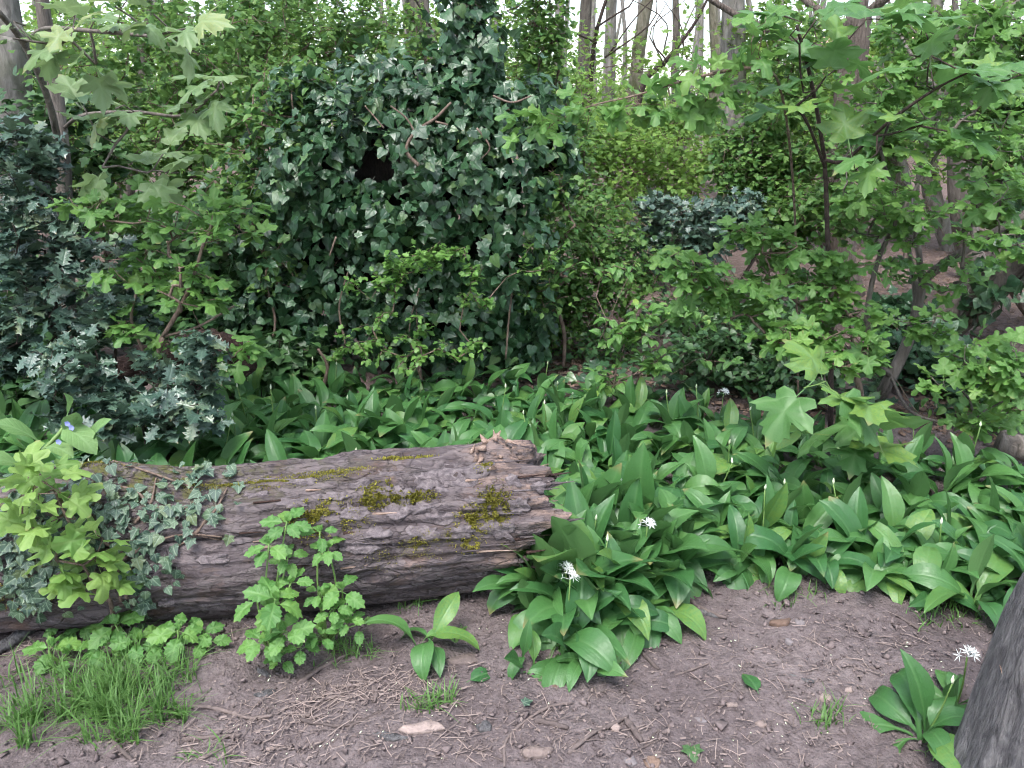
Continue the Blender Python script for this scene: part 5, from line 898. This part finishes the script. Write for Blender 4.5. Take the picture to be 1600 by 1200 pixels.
V = np.stack([c-e, c+f_, c+e, c-f_, c+[0, 0, .002]], 1).reshape(-1, 3); o_ = np.arange(N)*5; F = np.vstack([np.stack([o_+a_, o_+(a_+1) % 4, o_+4], 1) for a_ in range(4)]); g_ = obj('fallen_petals', mesh('fallen_petals', V, F, M['bud'], None, False)); tag(g_, 'tiny pale fallen bud scales and petals on the soil', 'petals', kind='stuff')
# single twigs
for lb, pp, r_ in [('thick brown twig on the soil beside the garlic clump', [(1065, 925), (1095, 950), (1135, 966)], .0075), ('stout twig poking out under the garlic clump', [(988, 1003), (1008, 1025), (1030, 1046)], .006), ('long bent twig rising toward the bark chip near the frame foot', [(888, 1178), (920, 1150), (950, 1135), (982, 1118)], .0055), ('short fat stick with a pale broken tip', [(978, 1124), (990, 1140), (1003, 1158)], .009), ('long thin forked twig with its curve open to the path', [(788, 1198), (792, 1155), (830, 1120), (860, 1104), (895, 1098)], .0038), ('thin twig running into the forked twig', [(710, 1152), (750, 1175), (790, 1190)], .003), ('dark crooked twig ending at the grey chunk', [(705, 1088), (725, 1108), (742, 1132)], .005), ('knobbly grey stick lying level in the middle of the path', [(836, 1126), (860, 1130), (888, 1137)], .0075), ('greenish mossy stick sloping below the tall herb', [(466, 1068), (500, 1045), (545, 1022)], .0065), ('dark root-like twig winding from the grass tuft', [(268, 1108), (310, 1104), (350, 1110), (390, 1122), (425, 1118)], .0055), ('pale bowed twig under the straw nest', [(466, 1123), (500, 1131), (545, 1133), (598, 1110)], .005), ('dark arched twig in the straw nest', [(480, 1120), (500, 1096), (530, 1088), (545, 1100)], .005), ('grey forked stick lying on the edge of the grass', [(170, 1148), (188, 1170), (207, 1188)], .006), ('short side prong of wood beside the forked grey stick', [(192, 1166), (202, 1152), (207, 1138)], .0035), ('bundle-end twig lying flat near the frame foot', [(285, 1155), (330, 1152), (376, 1148)], .0055), ('thin twig crossing below the flat bundle-end twig', [(300, 1195), (345, 1170), (375, 1155)], .003), ('short brown stub standing out of the straw nest', [(583, 1072), (588, 1085), (584, 1097)], .005), ('fine dark twig on the open soil between stump and garlic', [(1055, 1055), (1085, 1045), (1110, 1035)], .003), ('thin pale twig near the green fallen leaf', [(975, 1183), (1005, 1168), (1025, 1158)], .0028), ('brown twig emerging from leaves at the garlic edge', [(1400, 960), (1440, 985), (1475, 1000)], .004), ('dark twig touching the straight twig by the clump', [(1060, 905), (1068, 925), (1090, 935)], .004), ('tiny fork of twig in the open soil', [(1010, 1160), (1030, 1140), (1028, 1150), (1045, 1158)], .0025), ('bent twig close to the upright garlic leaf tip', [(840, 1038), (838, 1060), (850, 1078)], .003), ('wavy dark twig below the straw nest', [(520, 1160), (545, 1140), (552, 1128)], .004), ('slim twig lying against the log foot', [(560, 985), (590, 960), (610, 948)], .002)]:
    V, F, L = tube(smooth_path([onground(x_, y_, r_*.8) for x_, y_ in pp], 7*len(pp)), r_*np.interp(np.linspace(0, 1, 7*len(pp)), [0, .1, .9, 1], [.75, 1, .85, .55]), 8, .34, int(rng.integers(999))); L[:, 2] = rng.random(); solo('twig', V, F, M['stick'], lb, 'twig', luv=L)
def slab(p, w, d, h, az, jag=.45, m=9):
    an = np.linspace(0, 2*math.pi, m, endpoint=False); sq = 1/np.maximum(np.abs(np.cos(an)), np.abs(np.sin(an)))**.5; jj = 1+jag*rng.normal(size=m)*.4; x, y = np.cos(an)*w/2*sq*jj, np.sin(an)*d/2*sq*jj; x, y = x*math.cos(az)-y*math.sin(az), x*math.sin(az)+y*math.cos(az); h = h*.8; zt = h*(1+.3*rng.normal(size=m))
    V = np.vstack([[[0, 0, h*1.15]], np.stack([x*.82, y*.82, zt], 1), np.stack([x, y, zt*.55], 1), np.stack([x*.9, y*.9, 0*x-.004], 1)])+p; j = np.arange(m); k = (j+1) % m; F = [np.stack([0*j, 1+j, 1+k], 1)]
    for l in range(2): s_ = 1+l*m; F += [np.stack([s_+j, s_+m+j, s_+m+k], 1), np.stack([s_+j, s_+m+k, s_+k], 1)]
    return V, np.vstack(F)
for nm, lb, ct, mt_, x_, y_, w, d, h, az in [('wood_splinter', 'pale flat piece of splintered wood on the path', 'wood', 'chip', 662, 1138, .118, .030, .011, .08), ('bark_strip', 'dark grey plank-like strip beside the pale wood piece', 'wood', 'post', 613, 1152, .105, .022, .009, -.12), ('bark_strip', 'curved brown strip of bark under the garlic clump tip', 'bark', 'stick', 728, 1032, .115, .032, .010, .16), ('wood_chunk', 'square grey chunk of wood in the middle of the path', 'wood', 'post', 756, 1138, .040, .040, .014, .1), ('stone', 'pale angular stone or wood lump near the frame foot', 'stone', 'chip', 834, 1178, .068, .030, .016, .1), ('bark_chip', 'orange-brown bark chunk under the garlic edge', 'bark', 'deadleaf', 1219, 975, .064, .040, .016, .3), ('bark_chip', 'small tan bark chip beside the long bent twig', 'bark', 'chip', 960, 1137, .026, .026, .010, .6), ('stone', 'pale oval stone on the open soil', 'stone', 'chip', 1288, 1092, .038, .022, .010, .4), ('stone', 'small grey stone half sunk near the bark chunk', 'stone', 'stone', 1233, 1004, .026, .022, .010, 0.), ('stone', 'flat grey stone by the frame foot', 'stone', 'stone', 984, 1190, .032, .026, .007, .2), ('dead_leaf', 'curled brown dead leaf lying by the frame foot', 'leaf', 'deadleaf', 1018, 1192, .044, .034, .006, .5), ('bark_chip', 'small reddish chip among soil crumbs', 'bark', 'chip', 1143, 1102, .034, .016, .008, -.1), ('bark_chip', 'grey sliver of bark between the chips', 'bark', 'stone', 1095, 1126, .034, .016, .006, -.4), ('stone', 'brown stone beside the curled garlic tip', 'stone', 'stone', 1249, 975, .028, .026, .012, .1), ('bark_chip', 'thin dark bark sliver on open soil', 'bark', 'post', 1255, 1062, .06, .016, .006, -.4), ('stone', 'tan pebble on the path away from leaves', 'stone', 'chip', 1326, 1079, .022, .018, .008, 0.), ('bark_chip', 'pale chip near the small oval stones', 'bark', 'chip', 1190, 1132, .030, .016, .007, 0.), ('dead_leaf', 'pale brown dead leaf under the drooping garlic', 'leaf', 'deadleaf', 868, 1072, .032, .028, .006, .9), ('bark_strip', 'dark bark strip beneath the herb shoots', 'bark', 'post', 412, 1052, .06, .020, .010, -.7), ('bark_strip', 'flat grey bark scrap at the straw nest edge', 'bark', 'post', 415, 1085, .06, .022, .009, .35), ('bark_chip', 'grey bark piece lying by the brown twigs at the clump', 'bark', 'post', 1110, 960, .07, .026, .012, -.5)]:
    V, F = slab(onground(x_, y_), w, d, h, az); solo(nm, V, F, M[mt_], lb, ct, smooth=False)
for lb, x_, y_, L_, az, tm, mt_ in [('fallen green leaf lying flat on the open soil', 1183, 1078, .075, 1.8, 'ova', 'garlic'), ('dark green fallen ivy leaf near the frame foot', 1080, 1166, .05, -1.6, 'ivy', 'ivy'), ('torn garlic leaf on the soil beside the bark strip', 735, 1062, .08, .5, 'ova', 'garlic'), ('small fallen ivy leaf among the straw', 818, 1098, .028, .4, 'ivy', 'ivydark'), ('pale fallen leaf at the foot of the stump', 1395, 1085, .04, 2., 'ova', 'dog')]:
    p = onground(x_, y_, .012); V, F, L = T[tm][0]; o = obj('fallen_leaf', mesh('fallen_leaf', V, F, M[mt_], L)); o.location = tuple(float(v) for v in p); o.rotation_euler = (.1, .1, az-1.57); o.scale = (L_, L_, L_); tag(o, lb, 'leaf')
